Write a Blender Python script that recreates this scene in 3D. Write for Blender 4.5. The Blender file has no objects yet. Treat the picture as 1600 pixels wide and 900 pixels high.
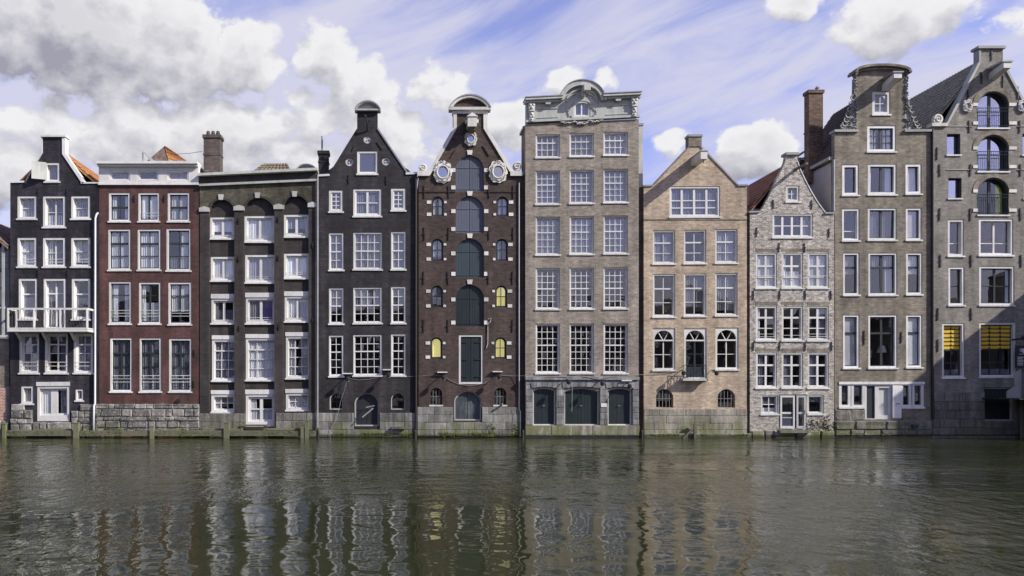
import bpy, bmesh, math, random
from mathutils import Vector, Matrix
from mathutils.geometry import tessellate_polygon
random.seed(11)
R = math.radians
sc = bpy.context.scene
col = sc.collection

# ------------------------------------------------------------------ camera
# photo measurements: 28 px of the 1600 px wide photograph are one metre on the facade plane (y = 0);
# the perspective centre of the picture lies at pixel (620, 600), 45 m in front of the facades
S, D, VX, HY, WL = 28.0, 45.0, 620.0, 600.0, 683.0
F = S * D
CAMX, CAMZ = (VX - 800) / S, (WL - HY) / S
cam = bpy.data.cameras.new('camera')
cam.sensor_width = 36
cam.lens = F / 1600 * 36
cam.shift_x = (800 - VX) / 1600
cam.shift_y = (HY - 450) / 1600
cam.clip_end = 6000
camo = bpy.data.objects.new('camera', cam)
camo.location = (CAMX, -D, CAMZ)
camo.rotation_euler = (R(90), 0, 0)
col.objects.link(camo)
sc.camera = camo

# ------------------------------------------------------------------ light
SUND = Vector((3.0, -1.55, 2.35)).normalized()          # towards the sun
SUN_EL = math.asin(SUND.z)
sun = bpy.data.lights.new('sun', 'SUN')
sun.energy = 4.5
sun.angle = R(0.9)
sun.color = (1.0, 0.95, 0.87)
suno = bpy.data.objects.new('sun', sun)
suno.rotation_euler = SUND.to_track_quat('Z', 'Y').to_euler()
suno.location = (40, -40, 60)
col.objects.link(suno)
sc.view_settings.view_transform = 'Standard'
sc.view_settings.look = 'None'
sc.view_settings.gamma = 1.0
sc.view_settings.use_curve_mapping = False
sc.view_settings.exposure = 0.66
sc.render.engine = 'CYCLES'
sc.cycles.use_denoising = True
sc.cycles.max_bounces = 10
sc.cycles.transparent_max_bounces = 24
sc.cycles.sample_clamp_indirect = 6


class NT:
    """small helper to write node trees"""
    def __init__(s, tree):
        s.t = tree
        s.t.nodes.clear()

    def n(s, typ, **kw):
        nd = s.t.nodes.new(typ)
        for k, v in kw.items():
            if k.startswith('_'):
                setattr(nd, k[1:], v)
            else:
                key = int(k[1:]) if k[0] == 'i' and k[1:].isdigit() else k.replace('__', ' ')
                s.set(nd.inputs[key], v)
        return nd

    def set(s, sock, v):
        if isinstance(v, bpy.types.NodeSocket):
            s.t.links.new(v, sock)
        elif isinstance(v, bpy.types.Node):
            s.t.links.new(v.outputs[0], sock)
        else:
            if sock.type == 'RGBA' and len(v) == 3:
                v = (*v, 1)
            sock.default_value = v

    def math(s, op, a, b=0.0, c=0.0, clamp=False):
        nd = s.n('ShaderNodeMath', _operation=op, _use_clamp=clamp, i0=a, i1=b)
        if op in ('MULTIPLY_ADD', 'SMOOTH_MIN'):
            s.set(nd.inputs[2], c)
        return nd.outputs[0]

    def vmath(s, op, a, b=(0, 0, 0)):
        nd = s.n('ShaderNodeVectorMath', _operation=op)
        s.set(nd.inputs[0], a)
        if op == 'SCALE':
            s.set(nd.inputs['Scale'], b)
        else:
            s.set(nd.inputs[1], b)
        return nd.outputs['Value'] if op in ('DOT_PRODUCT', 'LENGTH', 'DISTANCE') else nd.outputs[0]

    def mapr(s, v, a, b, c=0.0, d=1.0, smooth=False):
        nd = s.n('ShaderNodeMapRange', Value=v)
        nd.interpolation_type = 'SMOOTHSTEP' if smooth else 'LINEAR'
        nd.inputs[1].default_value, nd.inputs[2].default_value = a, b
        nd.inputs[3].default_value, nd.inputs[4].default_value = c, d
        return nd.outputs[0]

    def noise(s, vec, scale, detail=4, rough=0.55, dist=0.0):
        nd = s.n('ShaderNodeTexNoise', Vector=vec, Scale=scale, Detail=detail, Roughness=rough, Distortion=dist)
        return nd.outputs[0]

    def mix(s, fac, a, b, blend='MIX'):
        nd = s.n('ShaderNodeMix', _data_type='RGBA', _blend_type=blend)
        s.set(nd.inputs[0], fac)
        s.set(nd.inputs[6], a)
        s.set(nd.inputs[7], b)
        return nd.outputs[2]

    def rgb(s, c):
        nd = s.n('ShaderNodeRGB')
        nd.outputs[0].default_value = (*c, 1)
        return nd.outputs[0]


# ------------------------------------------------------------------ sky
world = bpy.data.worlds.new('World')
sc.world = world
world.use_nodes = True
w = NT(world.node_tree)
gen = w.n('ShaderNodeTexCoord').outputs['Generated']
sky = w.n('ShaderNodeTexSky', _sky_type='NISHITA', _sun_disc=False)
sky.sun_elevation = SUN_EL
sky.sun_rotation = math.atan2(SUND.x, SUND.y)
sky.altitude = 0
sky.air_density = 1.0
sky.dust_density = 0.6
sky.ozone_density = 3.0
skyc = w.mix(1.0, sky.outputs[0], (0.92, 0.70, 0.93), 'MULTIPLY')
world.cycles.sampling_method = 'MANUAL'
world.cycles.sample_map_resolution = 256


def pdir(px, py):
    v = Vector(((px - VX) / F, 1.0, (HY - py) / F))
    return v.normalized()


# cumulus clouds standing in the sky: direction, half width, half height (radians), weight
CUMULUS = [
    (105, 60, .19, .080, .66), (270, 108, .11, .060, .62), (180, 15, .16, .05, .55), (200, 150, .15, .03, .44),
    (385, 100, .060, .042, .54), (515, 105, .055, .045, .50), (50, 275, .15, .055, .56), (230, 215, .22, .065, .58), (350, 190, .12, .055, .54), (20, 190, .10, .04, .46),
    (430, 232, .030, .026, .46), (795, 195, .065, .044, .54), (885, 136, .048, .030, .48), (940, 128, .026, .022, .46),
    (1165, 250, .060, .046, .60), (1250, 5, .045, .03, .48), (1410, 22, .11, .042, .48), (1595, 38, .05, .034, .48),
    (1055, 228, .038, .026, .46), (640, 215, .14, .06, .46), (570, 160, .09, .07, .50), (470, 175, .12, .05, .47), (680, 140, .10, .05, .42), (500, 240, .12, .04, .44), (130, 185, .09, .025, .36),
]
VEIL = [(330, 210, .40, .16, .24), (600, 110, .22, .14, .22), (1330, 120, .34, .07, .16), (900, 60, .16, .06, .10), (1100, 150, .2, .05, .06)]


def blobs(vec, lst):
    mx = None
    for (px, py, hw, hh, wt) in lst:
        c = pdir(px, py)
        q = w.vmath('LENGTH', w.vmath('MULTIPLY', w.vmath('SUBTRACT', vec, tuple(c)), (1 / hw, .4 / hw, 1 / hh)))
        m = w.mapr(q, 1.3, 0.2, 0.0, wt, True)
        mx = m if mx is None else w.math('MAXIMUM', mx, m)
    return mx


def cloud_density(vec):
    warp = w.n('ShaderNodeTexNoise', Vector=vec, Scale=9.0, Detail=3, Roughness=.5)
    wv = w.vmath('SCALE', w.vmath('SUBTRACT', warp.outputs[1], (.5, .5, .5)), .045)
    v2 = w.vmath('ADD', vec, wv)
    big = w.noise(w.vmath('MULTIPLY', v2, (1, 1, 1.5)), 7.5, 10, .60)
    vor = w.n('ShaderNodeTexVoronoi', _feature='F1', Vector=w.vmath('MULTIPLY', v2, (1, 1, 1.2)), Scale=26.0, Detail=1.0, Roughness=.5)
    puff = w.math('SUBTRACT', .5, vor.outputs[0])
    d = w.math('ADD', w.math('MULTIPLY', w.math('SUBTRACT', big, .5), 1.0), w.math('MULTIPLY', puff, .20))
    fine = w.noise(w.vmath('MULTIPLY', vec, (1, 1, 1.3)), 38.0, 7, .62, .3)
    d = w.math('ADD', d, w.math('MULTIPLY', w.math('SUBTRACT', fine, .5), .30))
    mx = blobs(v2, CUMULUS)
    # the rest of the sky, away from the clouds named above, carries loose cumulus, thinned to lower the fill light
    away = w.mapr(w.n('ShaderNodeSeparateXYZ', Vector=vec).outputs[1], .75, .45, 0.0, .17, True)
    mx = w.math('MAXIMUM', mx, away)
    return w.math('ADD', d, w.math('SUBTRACT', mx, .25))


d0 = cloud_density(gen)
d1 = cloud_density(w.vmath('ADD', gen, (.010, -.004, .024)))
alpha = w.mapr(d0, 0.0, 0.12, 0, 1, True)
shade = w.math('ADD', w.math('MULTIPLY', w.math('SUBTRACT', d0, d1), 2.3), .66, clamp=True)
thick = w.mapr(d0, .14, .55, 0, .36, True)
shade = w.math('SUBTRACT', shade, thick, clamp=True)
CK = 1 / .15        # the background runs at strength 0.15
cumc = w.mix(shade, tuple(CK * x for x in (.225, .225, .275)), tuple(CK * x for x in (.555, .55, .56)))
# thin high cloud: streaks that rise to the right
rot = w.n('ShaderNodeVectorRotate', _rotation_type='Y_AXIS', Vector=gen, Angle=R(19)).outputs[0]
st = w.noise(w.vmath('MULTIPLY', rot, (1.6, 1.6, 7.5)), 2.3, 8, .60, .7)
veil = w.noise(w.vmath('MULTIPLY', gen, (1, 1, 2.2)), 3.0, 6, .55, .4)
cir = w.math('ADD', w.math('MULTIPLY', st, .80), w.math('MULTIPLY', veil, .35))
cir = w.mapr(w.math('ADD', cir, blobs(gen, VEIL)), .45, .80, 0.08, .93, True)
# far clouds close up towards the horizon
hz = w.mapr(w.n('ShaderNodeSeparateXYZ', Vector=gen).outputs[2], .34, .03, 0.0, .85, True)
cir = w.math('MAXIMUM', cir, hz)
skyc = w.mix(cir, skyc, tuple(CK * x for x in (.425, .425, .52)))
skyc = w.mix(alpha, skyc, cumc)
bg = w.n('ShaderNodeBackground', Color=skyc, Strength=0.15)
w.n('ShaderNodeOutputWorld', Surface=bg)

# ------------------------------------------------------------------ materials
MATS = {}


def newmat(name):
    m = bpy.data.materials.new(name)
    m.use_nodes = True
    MATS[name] = m
    return NT(m.node_tree)


def finish(t, color, rough=.8, bump=None, bstr=.4, bdist=.01, spec=.3, **kw):
    p = t.n('ShaderNodeBsdfPrincipled')
    t.set(p.inputs['Base Color'], color)
    t.set(p.inputs['Roughness'], rough)
    p.inputs['Specular IOR Level'].default_value = spec
    for k, v in kw.items():
        t.set(p.inputs[k.replace('__', ' ')], v)
    if bump is not None:
        b = t.n('ShaderNodeBump', Strength=bstr, Distance=bdist, Height=bump)
        t.set(p.inputs['Normal'], b)
    t.n('ShaderNodeOutputMaterial', Surface=p)
    return p


def objco(t):
    return t.n('ShaderNodeTexCoord').outputs['Object']


def wallco(t):
    o = objco(t)
    s = t.n('ShaderNodeSeparateXYZ', Vector=o)
    return o, t.n('ShaderNodeCombineXYZ', X=t.math('ADD', s.outputs[0], s.outputs[1]), Y=s.outputs[2]).outputs[0], s.outputs[2]


def brick(name, c1, c2, mortar, stain=.45, contrast=1.0, wear=0.0, wearc=(.5, .48, .44), row=.068, bias=0.0, rough=.85, bdist=.012, algae=0.0, msize=.011, speck=.25, wscale=1.4):
    t = newmat(name)
    o, uv, z = wallco(t)
    br = t.n('ShaderNodeTexBrick', Vector=uv, Color1=c1, Color2=c2, Mortar=mortar, Scale=1.0)
    br.inputs['Mortar Size'].default_value = msize
    br.inputs['Mortar Smooth'].default_value = .3
    br.inputs['Bias'].default_value = bias
    br.inputs['Brick Width'].default_value = .23
    br.inputs['Row Height'].default_value = row
    br.offset = .5
    c = br.outputs[0]
    # clumps of differently fired bricks, a few bricks across
    cl = t.noise(t.vmath('MULTIPLY', o, (2.6, 2.6, 6.0)), 1.0, 4, .65)
    c = t.mix(1.0, c, t.n('ShaderNodeCombineColor', Red=t.mapr(cl, .25, .75, 1 - .32 * contrast, 1 + .30 * contrast), Green=t.mapr(cl, .25, .75, 1 - .33 * contrast, 1 + .28 * contrast), Blue=t.mapr(cl, .25, .75, 1 - .33 * contrast, 1 + .26 * contrast)).outputs[0], 'MULTIPLY')
    # broad weather stains and vertical run marks
    bl = t.noise(o, .35, 5, .6)
    st = t.noise(t.vmath('MULTIPLY', o, (2.2, 2.2, .16)), 1.0, 5, .6)
    md = t.noise(o, 1.5, 6, .7)
    v = t.math('MULTIPLY', t.math('MULTIPLY', t.mapr(bl, .3, .7, 1 - stain * .65, 1 + stain * .40), t.mapr(st, .3, .70, 1 - stain * .55, 1 + stain * .30)), t.mapr(md, .32, .68, 1 - stain * .45, 1 + stain * .40))
    c = t.mix(1.0, c, t.n('ShaderNodeCombineColor', Red=v, Green=v, Blue=v).outputs[0], 'MULTIPLY')
    if speck > 0:
        sn = t.noise(t.vmath('MULTIPLY', o, (4.5, 4.5, 9.0)), 1.0, 3, .75)
        sv = t.mapr(sn, .30, .70, 1 - .55 * speck, 1 + .50 * speck)
        c = t.mix(1.0, c, t.n('ShaderNodeCombineColor', Red=sv, Green=sv, Blue=sv).outputs[0], 'MULTIPLY')
    if wear > 0:
        wn = t.noise(o, wscale, 8, .72)
        c = t.mix(t.mapr(wn, .62 - .12 * wear, .75, 0, wear, True), c, wearc)
    if algae > 0:
        an = t.noise(o, 1.3, 5, .6)
        am = t.math('MULTIPLY', t.mapr(z, 1.6, .0, 0, 1, True), t.mapr(an, .4, .62, .15, 1))
        c = t.mix(t.math('MULTIPLY', am, algae), c, (.06, .075, .022))
    h = t.math('ADD', t.math('MULTIPLY', br.outputs[1], -1.0), t.math('MULTIPLY', t.noise(o, 14, 4, .6), .8))
    finish(t, c, rough, h, .55, bdist)


def paint(name, c, rough=.55, dirt=.25, dirtc=None, bump=.15, spec=.4):
    t = newmat(name)
    o = objco(t)
    n1 = t.noise(o, 1.1, 6, .65)
    n2 = t.noise(t.vmath('MULTIPLY', o, (5, 5, .7)), 1.0, 5, .6)
    d = dirtc or tuple(x * .45 for x in c)
    f = t.math('MULTIPLY', t.mapr(t.math('ADD', t.math('MULTIPLY', n1, .5), t.math('MULTIPLY', n2, .5)), .42, .68, 0, 1, True), dirt)
    cc = t.mix(f, c, d)
    rv_ = t.mapr(t.n('ShaderNodeObjectInfo').outputs['Random'], 0, 1, .84, 1.08)
    cc = t.mix(1.0, cc, t.n('ShaderNodeCombineColor', Red=rv_, Green=rv_, Blue=t.math('MULTIPLY', rv_, .985)).outputs[0], 'MULTIPLY')
    finish(t, cc, rough, t.noise(o, 22, 4, .6), bump, .008, spec)


def stone(name, c1, c2, algae=.6, algc=(.095, .115, .022), lich=.3, ztop=1.1):
    t = newmat(name)
    geo = t.n('ShaderNodeNewGeometry')
    p = geo.outputs['Position']
    rnd = t.n('ShaderNodeObjectInfo').outputs['Random']
    n1 = t.noise(p, 2.2, 7, .68)
    n2 = t.noise(p, 9, 5, .6)
    c = t.mix(t.mapr(t.math('ADD', t.math('MULTIPLY', n1, .8), t.math('MULTIPLY', rnd, .45)), .38, .85, 0, 1), c1, c2)
    c = t.mix(t.mapr(n2, .50, .66, 0, lich, True), c, (.50, .49, .44))
    sk = t.noise(t.vmath('MULTIPLY', p, (5.0, 5.0, .5)), 1.0, 5, .65)
    sv = t.math('MULTIPLY', t.mapr(sk, .30, .66, .45, 1.12), t.mapr(t.noise(p, .7, 4, .6), .3, .7, .65, 1.2))
    c = t.mix(1.0, c, t.n('ShaderNodeCombineColor', Red=sv, Green=sv, Blue=sv).outputs[0], 'MULTIPLY')
    sp = t.n('ShaderNodeSeparateXYZ', Vector=p).outputs[2]
    an = t.noise(t.vmath('MULTIPLY', p, (1.2, 1.2, .55)), 1.0, 5, .65)
    am = t.math('MULTIPLY', t.mapr(sp, ztop, .1, 0, 1, True), t.mapr(an, .40, .60, .05, 1, True))
    c = t.mix(t.math('MULTIPLY', am, algae), c, algc)
    wet = t.mapr(t.math('ADD', sp, t.math('MULTIPLY', n1, .12)), .30, .14, 0, .82, True)
    c = t.mix(wet, c, (.018, .022, .010))
    finish(t, c, .85, t.math('ADD', n1, t.math('MULTIPLY', n2, .5)), .7, .03)


def plain(name, c, rough=.6, spec=.4, metal=0.0, var=.12):
    t = newmat(name)
    o = objco(t)
    n1 = t.noise(o, 3.0, 5, .6)
    cc = t.mix(t.mapr(n1, .35, .65), tuple(x * (1 - var) for x in c), tuple(min(1, x * (1 + var)) for x in c))
    finish(t, cc, rough, t.noise(o, 30, 3, .5), .1, .004, spec, Metallic=metal)


brick('brick_ink', (.026, .024, .030), (.044, .040, .048), (.020, .018, .023), stain=1.05, contrast=1.0, wear=.35, wearc=(.10, .095, .10), rough=.6)
brick('brick_maroon', (.112, .053, .044), (.082, .041, .036), (.075, .040, .035), stain=.7, contrast=.6, wear=.3, wearc=(.13, .095, .085), rough=.65)
brick('brick_umber', (.058, .049, .044), (.038, .033, .031), (.033, .029, .027), stain=.6, contrast=.6, wear=.25, wearc=(.13, .12, .11), rough=.7, algae=.35)
brick('brick_mossy', (.115, .105, .072), (.070, .066, .050), (.06, .058, .045), stain=.8, contrast=.9, wear=.4, wearc=(.11, .12, .05))
brick('brick_black', (.026, .023, .026), (.040, .036, .039), (.020, .018, .020), stain=1.0, contrast=.95, wear=.32, wearc=(.085, .08, .08), rough=.6)
brick('brick_brown', (.082, .055, .045), (.042, .031, .028), (.068, .057, .05), stain=.5, contrast=1.0, wear=.5, wearc=(.17, .13, .11), rough=.85)
brick('brick_taupe', (.295, .255, .205), (.18, .154, .124), (.295, .272, .235), stain=.45, contrast=.8, wear=.35, wearc=(.44, .40, .33))
brick('brick_tan', (.455, .365, .262), (.315, .240, .165), (.43, .38, .30), stain=.42, contrast=.85, wear=.4, wearc=(.42, .37, .29), speck=.35)
brick('brick_pale', (.38, .352, .305), (.150, .126, .105), (.48, .465, .415), stain=.35, contrast=1.3, wear=.85, wearc=(.62, .60, .55), bias=-.1, msize=.016, speck=1.2, wscale=4.5)
brick('brick_greybrown', (.235, .208, .158), (.15, .13, .10), (.22, .205, .165), stain=.6, contrast=.9, wear=.45, wearc=(.31, .29, .24))
brick('brick_grey', (.235, .22, .19), (.165, .153, .132), (.23, .22, .195), stain=.5, contrast=.75, wear=.35, wearc=(.31, .30, .27))
brick('brick_rust', (.42, .15, .085), (.30, .11, .07), (.50, .44, .37), stain=.3, contrast=.8, msize=.022, row=.085)
brick('brick_chimney', (.115, .088, .075), (.066, .054, .05), (.10, .088, .08), stain=.5, contrast=1.0, wear=.3, wearc=(.22, .18, .15))
brick('brick_orange', (.19, .115, .075), (.075, .05, .042), (.15, .12, .095), stain=.5, contrast=1.1, wear=.3, wearc=(.36, .25, .17))
paint('white', (.60, .595, .58), .45, .6, (.38, .37, .34))
paint('cream', (.57, .56, .52), .5, .6, (.34, .33, .29))
paint('grey_white', (.40, .41, .385), .65, .75, (.23, .235, .21))
paint('stone_white', (.60, .58, .54), .8, .75, (.30, .285, .25), bump=.8)
paint('dark_green', (.012, .022, .022), .4, .3, (.05, .055, .055))
paint('dark_sash', (.022, .030, .030), .4, .3, (.05, .05, .05))
paint('slate_blue', (.088, .098, .130), .55, .5, (.055, .063, .085))
paint('slate_teal', (.038, .054, .064), .5, .6, (.022, .033, .040))
paint('slate_dark', (.014, .022, .025), .45, .5, (.03, .038, .040))
paint('door_worn', (.045, .055, .065), .5, .9, (.16, .17, .18))
paint('grey_render', (.40, .40, .39), .8, .5, (.27, .27, .26))
paint('blue_siding', (.16, .17, .20), .6, .4)
paint('gutter', (.26, .26, .25), .6, .5)
paint('pale_pipe', (.62, .63, .68), .4, .3)
plain('iron', (.018, .017, .017), .6)
plain('iron_rail', (.02, .025, .032), .45)
plain('zinc', (.23, .235, .25), .5, .5, .1)
plain('lead', (.20, .205, .21), .55, .4)
plain('interior', (.16, .15, .14), .9, .1)
plain('yellow_blind', (.80, .66, .16), .8, .1)
plain('ochre', (.55, .38, .04), .7, .2)
plain('red_brown', (.20, .03, .02), .7, .2)
plain('black_board', (.02, .022, .025), .5)
plain('lamp_black', (.02, .02, .02), .4)
plain('cable', (.42, .41, .38), .6)
plain('lime_fabric', (.60, .60, .08), .8)
paint('timber_wet', (.13, .125, .085), .8, .8, (.055, .068, .022), bump=.8)
paint('timber_pale', (.15, .148, .10), .8, .9, (.10, .12, .035), bump=.8)
stone('rubble', (.085, .083, .078), (.31, .295, .265), algae=.75, lich=.6, ztop=1.1)
stone('ashlar_grey', (.135, .133, .122), (.29, .28, .26), algae=.8, lich=.15, ztop=1.35)
stone('ashlar_blue', (.13, .134, .138), (.28, .28, .275), algae=.5, lich=.2, ztop=.8)
stone('ashlar_warm', (.20, .188, .15), (.33, .305, .25), algae=.75, lich=.25, ztop=1.6)
stone('ashlar_dark', (.115, .11, .095), (.19, .18, .155), algae=.5, lich=.2, ztop=1.4)
stone('mortar', (.15, .145, .13), (.27, .26, .23), algae=.6, lich=.1, ztop=1.2)


def tilemat(name, c1, c2, moss=.3):
    t = newmat(name)
    o = objco(t)
    n1 = t.noise(o, 4.5, 3, .6)
    n2 = t.noise(o, 1.2, 6, .65)
    c = t.mix(t.mapr(n1, .35, .65), c1, c2)
    c = t.mix(t.mapr(n2, .52, .68, 0, moss, True), c, (.10, .10, .055))
    finish(t, c, .8, t.noise(o, 20, 4, .6), .3, .01)


tilemat('tile_orange', (.40, .19, .075), (.29, .13, .055), .35)
tilemat('tile_ochre', (.17, .14, .088), (.09, .075, .052), .6)
tilemat('tile_red', (.30, .145, .085), (.18, .085, .055), .3)
tilemat('tile_dark', (.085, .068, .058), (.050, .042, .038), .3)
tilemat('tile_mixed', (.22, .15, .12), (.11, .085, .08), .4)
tilemat('tile_mossy', (.27, .25, .185), (.15, .14, .11), .5)  # mossy grey-brown tiles of the right-hand warehouse roof


def glassmat(name, ior, rough=.0, tint=(.97, .98, .98)):
    t = newmat(name)
    o = objco(t)
    b = t.n('ShaderNodeBump', Strength=.045, Distance=.02, Height=t.noise(o, 2.2, 2, .5))
    lw = t.n('ShaderNodeLayerWeight', Blend=.5)
    f0 = ((ior - 1) / (ior + 1)) ** 2
    fr = t.mapr(t.math('POWER', lw.outputs['Facing'], 5.0), 0, 1, f0, 1)
    gl = t.n('ShaderNodeBsdfGlossy', Color=(1, 1, 1), Roughness=rough)
    t.set(gl.inputs['Normal'], b)
    tr = t.n('ShaderNodeBsdfTransparent', Color=tint)
    mx = t.n('ShaderNodeMixShader')
    t.set(mx.inputs[0], fr)
    t.t.links.new(tr.outputs[0], mx.inputs[1])
    t.t.links.new(gl.outputs[0], mx.inputs[2])
    t.n('ShaderNodeOutputMaterial', Surface=mx)


glassmat('glass', 1.75)
glassmat('glass_mirror', 4.2, tint=(.6, .62, .66))


def curtainmat(name, c, trans=.45, emit=0.0):
    t = newmat(name)
    o = objco(t)
    cc = t.mix(t.mapr(t.noise(t.vmath('MULTIPLY', o, (6, 6, .6)), 1, 3), .3, .7), tuple(x * .82 for x in c), c)
    rv_ = t.mapr(t.n('ShaderNodeObjectInfo').outputs['Random'], 0, 1, .62, 1.18)
    cc = t.mix(1.0, cc, t.n('ShaderNodeCombineColor', Red=rv_, Green=rv_, Blue=rv_).outputs[0], 'MULTIPLY')
    df = t.n('ShaderNodeBsdfDiffuse', Color=cc)
    tl = t.n('ShaderNodeBsdfTranslucent', Color=cc)
    mx = t.n('ShaderNodeMixShader')
    mx.inputs[0].default_value = trans
    t.t.links.new(df.outputs[0], mx.inputs[1])
    t.t.links.new(tl.outputs[0], mx.inputs[2])
    out = mx
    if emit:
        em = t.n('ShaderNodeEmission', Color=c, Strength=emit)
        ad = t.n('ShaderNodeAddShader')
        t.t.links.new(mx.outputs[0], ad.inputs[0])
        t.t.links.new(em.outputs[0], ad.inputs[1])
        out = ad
    t.n('ShaderNodeOutputMaterial', Surface=out)


curtainmat('net_curtain', (.78, .78, .81), .12)
curtainmat('grey_curtain', (.28, .28, .32), .12)
curtainmat('dim_curtain', (.20, .20, .23), .12)
curtainmat('violet_curtain', (.36, .30, .62), .35)
curtainmat('yellow_glow_curtain', (.86, .76, .30), .2, .38)  # yellow curtain cloth with an added glow that brightens it, no lamp behind


# ------------------------------------------------------------------ mesh helpers
class MB:
    def __init__(s):
        s.v, s.f = [], []

    def add(s, vs, fs):
        n = len(s.v)
        s.v += [tuple(v) for v in vs]
        s.f += [[i + n for i in f] for f in fs]
        return s

    def box(s, x0, x1, y0, y1, z0, z1):
        return s.add([(x0, y0, z0), (x1, y0, z0), (x1, y1, z0), (x0, y1, z0), (x0, y0, z1), (x1, y0, z1), (x1, y1, z1), (x0, y1, z1)],
                     [(0, 3, 2, 1), (4, 5, 6, 7), (0, 1, 5, 4), (1, 2, 6, 5), (2, 3, 7, 6), (3, 0, 4, 7)])

    def prism(s, poly, y0, y1, holes=()):
        loops = [list(poly)] + [list(h) for h in holes]
        flat = [p for l in loops for p in l]
        n = len(flat)
        tris = tessellate_polygon([[Vector((x, z, 0)) for x, z in l] for l in loops])
        fs = [tuple(t) for t in tris] + [tuple(i + n for i in reversed(t)) for t in tris]
        k = 0
        for l in loops:
            m = len(l)
            for i in range(m):
                a, b = k + i, k + (i + 1) % m
                fs.append((a, b, b + n, a + n))
            k += m
        return s.add([(x, y0, z) for x, z in flat] + [(x, y1, z) for x, z in flat], fs)

    def tube(s, pts, r, n=6, cap=True):
        pts = [Vector(p) for p in pts]
        rings = []
        for i, p in enumerate(pts):
            d = (pts[min(i + 1, len(pts) - 1)] - pts[max(i - 1, 0)]).normalized()
            a = d.cross(Vector((0, 1, 0)))
            if a.length < .05:
                a = d.cross(Vector((1, 0, 0)))
            a.normalize()
            b = d.cross(a)
            rr = r[i] if isinstance(r, (list, tuple)) else r
            rings.append([p + (a * math.cos(t) + b * math.sin(t)) * rr for t in [2 * math.pi * k / n for k in range(n)]])
        vs = [v for ring in rings for v in ring]
        fs = []
        for i in range(len(rings) - 1):
            for k in range(n):
                fs.append((i * n + k, i * n + (k + 1) % n, (i + 1) * n + (k + 1) % n, (i + 1) * n + k))
        if cap:
            fs.append(tuple(range(n)))
            fs.append(tuple((len(rings) - 1) * n + k for k in reversed(range(n))))
        return s.add(vs, fs)

    def lathe(s, prof, cx, cy, z0=0, n=10):
        vs, fs = [], []
        for (r, z) in prof:
            for k in range(n):
                a = 2 * math.pi * k / n
                vs.append((cx + r * math.cos(a), cy + r * math.sin(a), z0 + z))
        for i in range(len(prof) - 1):
            for k in range(n):
                fs.append((i * n + k, i * n + (k + 1) % n, (i + 1) * n + (k + 1) % n, (i + 1) * n + k))
        fs.append(tuple(reversed(range(n))))
        fs.append(tuple((len(prof) - 1) * n + k for k in range(n)))
        return s.add(vs, fs)

    def mesh(s, name, mat, smooth=False):
        me = bpy.data.meshes.new(name)
        me.from_pydata(s.v, [], s.f)
        bm = bmesh.new()
        bm.from_mesh(me)
        bmesh.ops.recalc_face_normals(bm, faces=bm.faces)
        bm.to_mesh(me)
        bm.free()
        if smooth:
            me.polygons.foreach_set('use_smooth', [True] * len(me.polygons))
        me.materials.append(MATS[mat])
        return me

    def build(s, name, mat, parent=None, loc=(0, 0, 0), smooth=False):
        return put(name, s.mesh(name, mat, smooth), parent, loc)


def put(name, me, parent=None, loc=(0, 0, 0), rot=None):
    o = bpy.data.objects.new(name, me)
    o.parent = parent
    o.location = loc
    if rot:
        o.rotation_euler = rot
    col.objects.link(o)
    return o


def tag(o, label=None, cat=None, group=None, kind=None):
    for k, v in (('label', label), ('category', cat), ('group', group), ('kind', kind)):
        if v:
            o[k] = v
    return o


def arch(x0, x1, z0, z1, rise, n=12):
    if rise <= 1e-4:
        return [(x0, z0), (x1, z0), (x1, z1), (x0, z1)]
    a, c = (x1 - x0) / 2, (x0 + x1) / 2
    rise = min(rise, a * .999)
    Rr = (a * a + rise * rise) / (2 * rise)
    cz = z1 - Rr
    t0 = math.asin(a / Rr)
    if rise > a * .9:
        t0 = math.acos(max(-1, min(1, (Rr - rise) / Rr)))
    pts = [(x0, z0), (x1, z0)]
    for i in range(n + 1):
        t = t0 - 2 * t0 * i / n
        pts.append((c + Rr * math.sin(t), cz + Rr * math.cos(t)))
    return pts


def arch_inset(x0, x1, z0, z1, rise, t, tb=None):
    tb = t if tb is None else tb
    if rise <= 1e-4:
        return (x0 + t, x1 - t, z0 + tb, z1 - t, 0)
    a = (x1 - x0) / 2
    rise = min(rise, a * .999)
    Rr = (a * a + rise * rise) / (2 * rise)
    cz = z1 - Rr
    R2, a2 = Rr - t, a - t
    sp = cz + math.sqrt(max(0, R2 * R2 - a2 * a2))
    return (x0 + t, x1 - t, z0 + tb, z1 - t, z1 - t - sp)


def ellipse(cx, cz, a, b, n=20):
    return [(cx + a * math.cos(2 * math.pi * i / n), cz + b * math.sin(2 * math.pi * i / n)) for i in range(n)]


def clip(sub, cl):
    """Sutherland-Hodgman against a convex counter-clockwise polygon"""
    out = list(sub)
    m = len(cl)
    for i in range(m):
        a, b = cl[i], cl[(i + 1) % m]
        if abs(a[0] - b[0]) + abs(a[1] - b[1]) < 1e-9:
            continue
        inp, out = out, []
        if not inp:
            return []
        def side(p):
            return (b[0] - a[0]) * (p[1] - a[1]) - (b[1] - a[1]) * (p[0] - a[0])
        for j in range(len(inp)):
            p, q = inp[j - 1], inp[j]
            sp, sq = side(p), side(q)
            if (sp >= 0) != (sq >= 0):
                u = sp / (sp - sq)
                out.append((p[0] + (q[0] - p[0]) * u, p[1] + (q[1] - p[1]) * u))
            if sq >= 0:
                out.append(q)
    res = []
    for p in out:
        if not res or abs(p[0] - res[-1][0]) + abs(p[1] - res[-1][1]) > 1e-6:
            res.append(p)
    return res


PANES = {}


def pane_mesh(wd, ht, mat):
    key = (round(wd, 2), round(ht, 2), mat)
    if key not in PANES:
        PANES[key] = MB().box(-wd / 2, wd / 2, -.003, .003, -ht / 2, ht / 2).mesh('pane', mat)
    return PANES[key]


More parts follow.
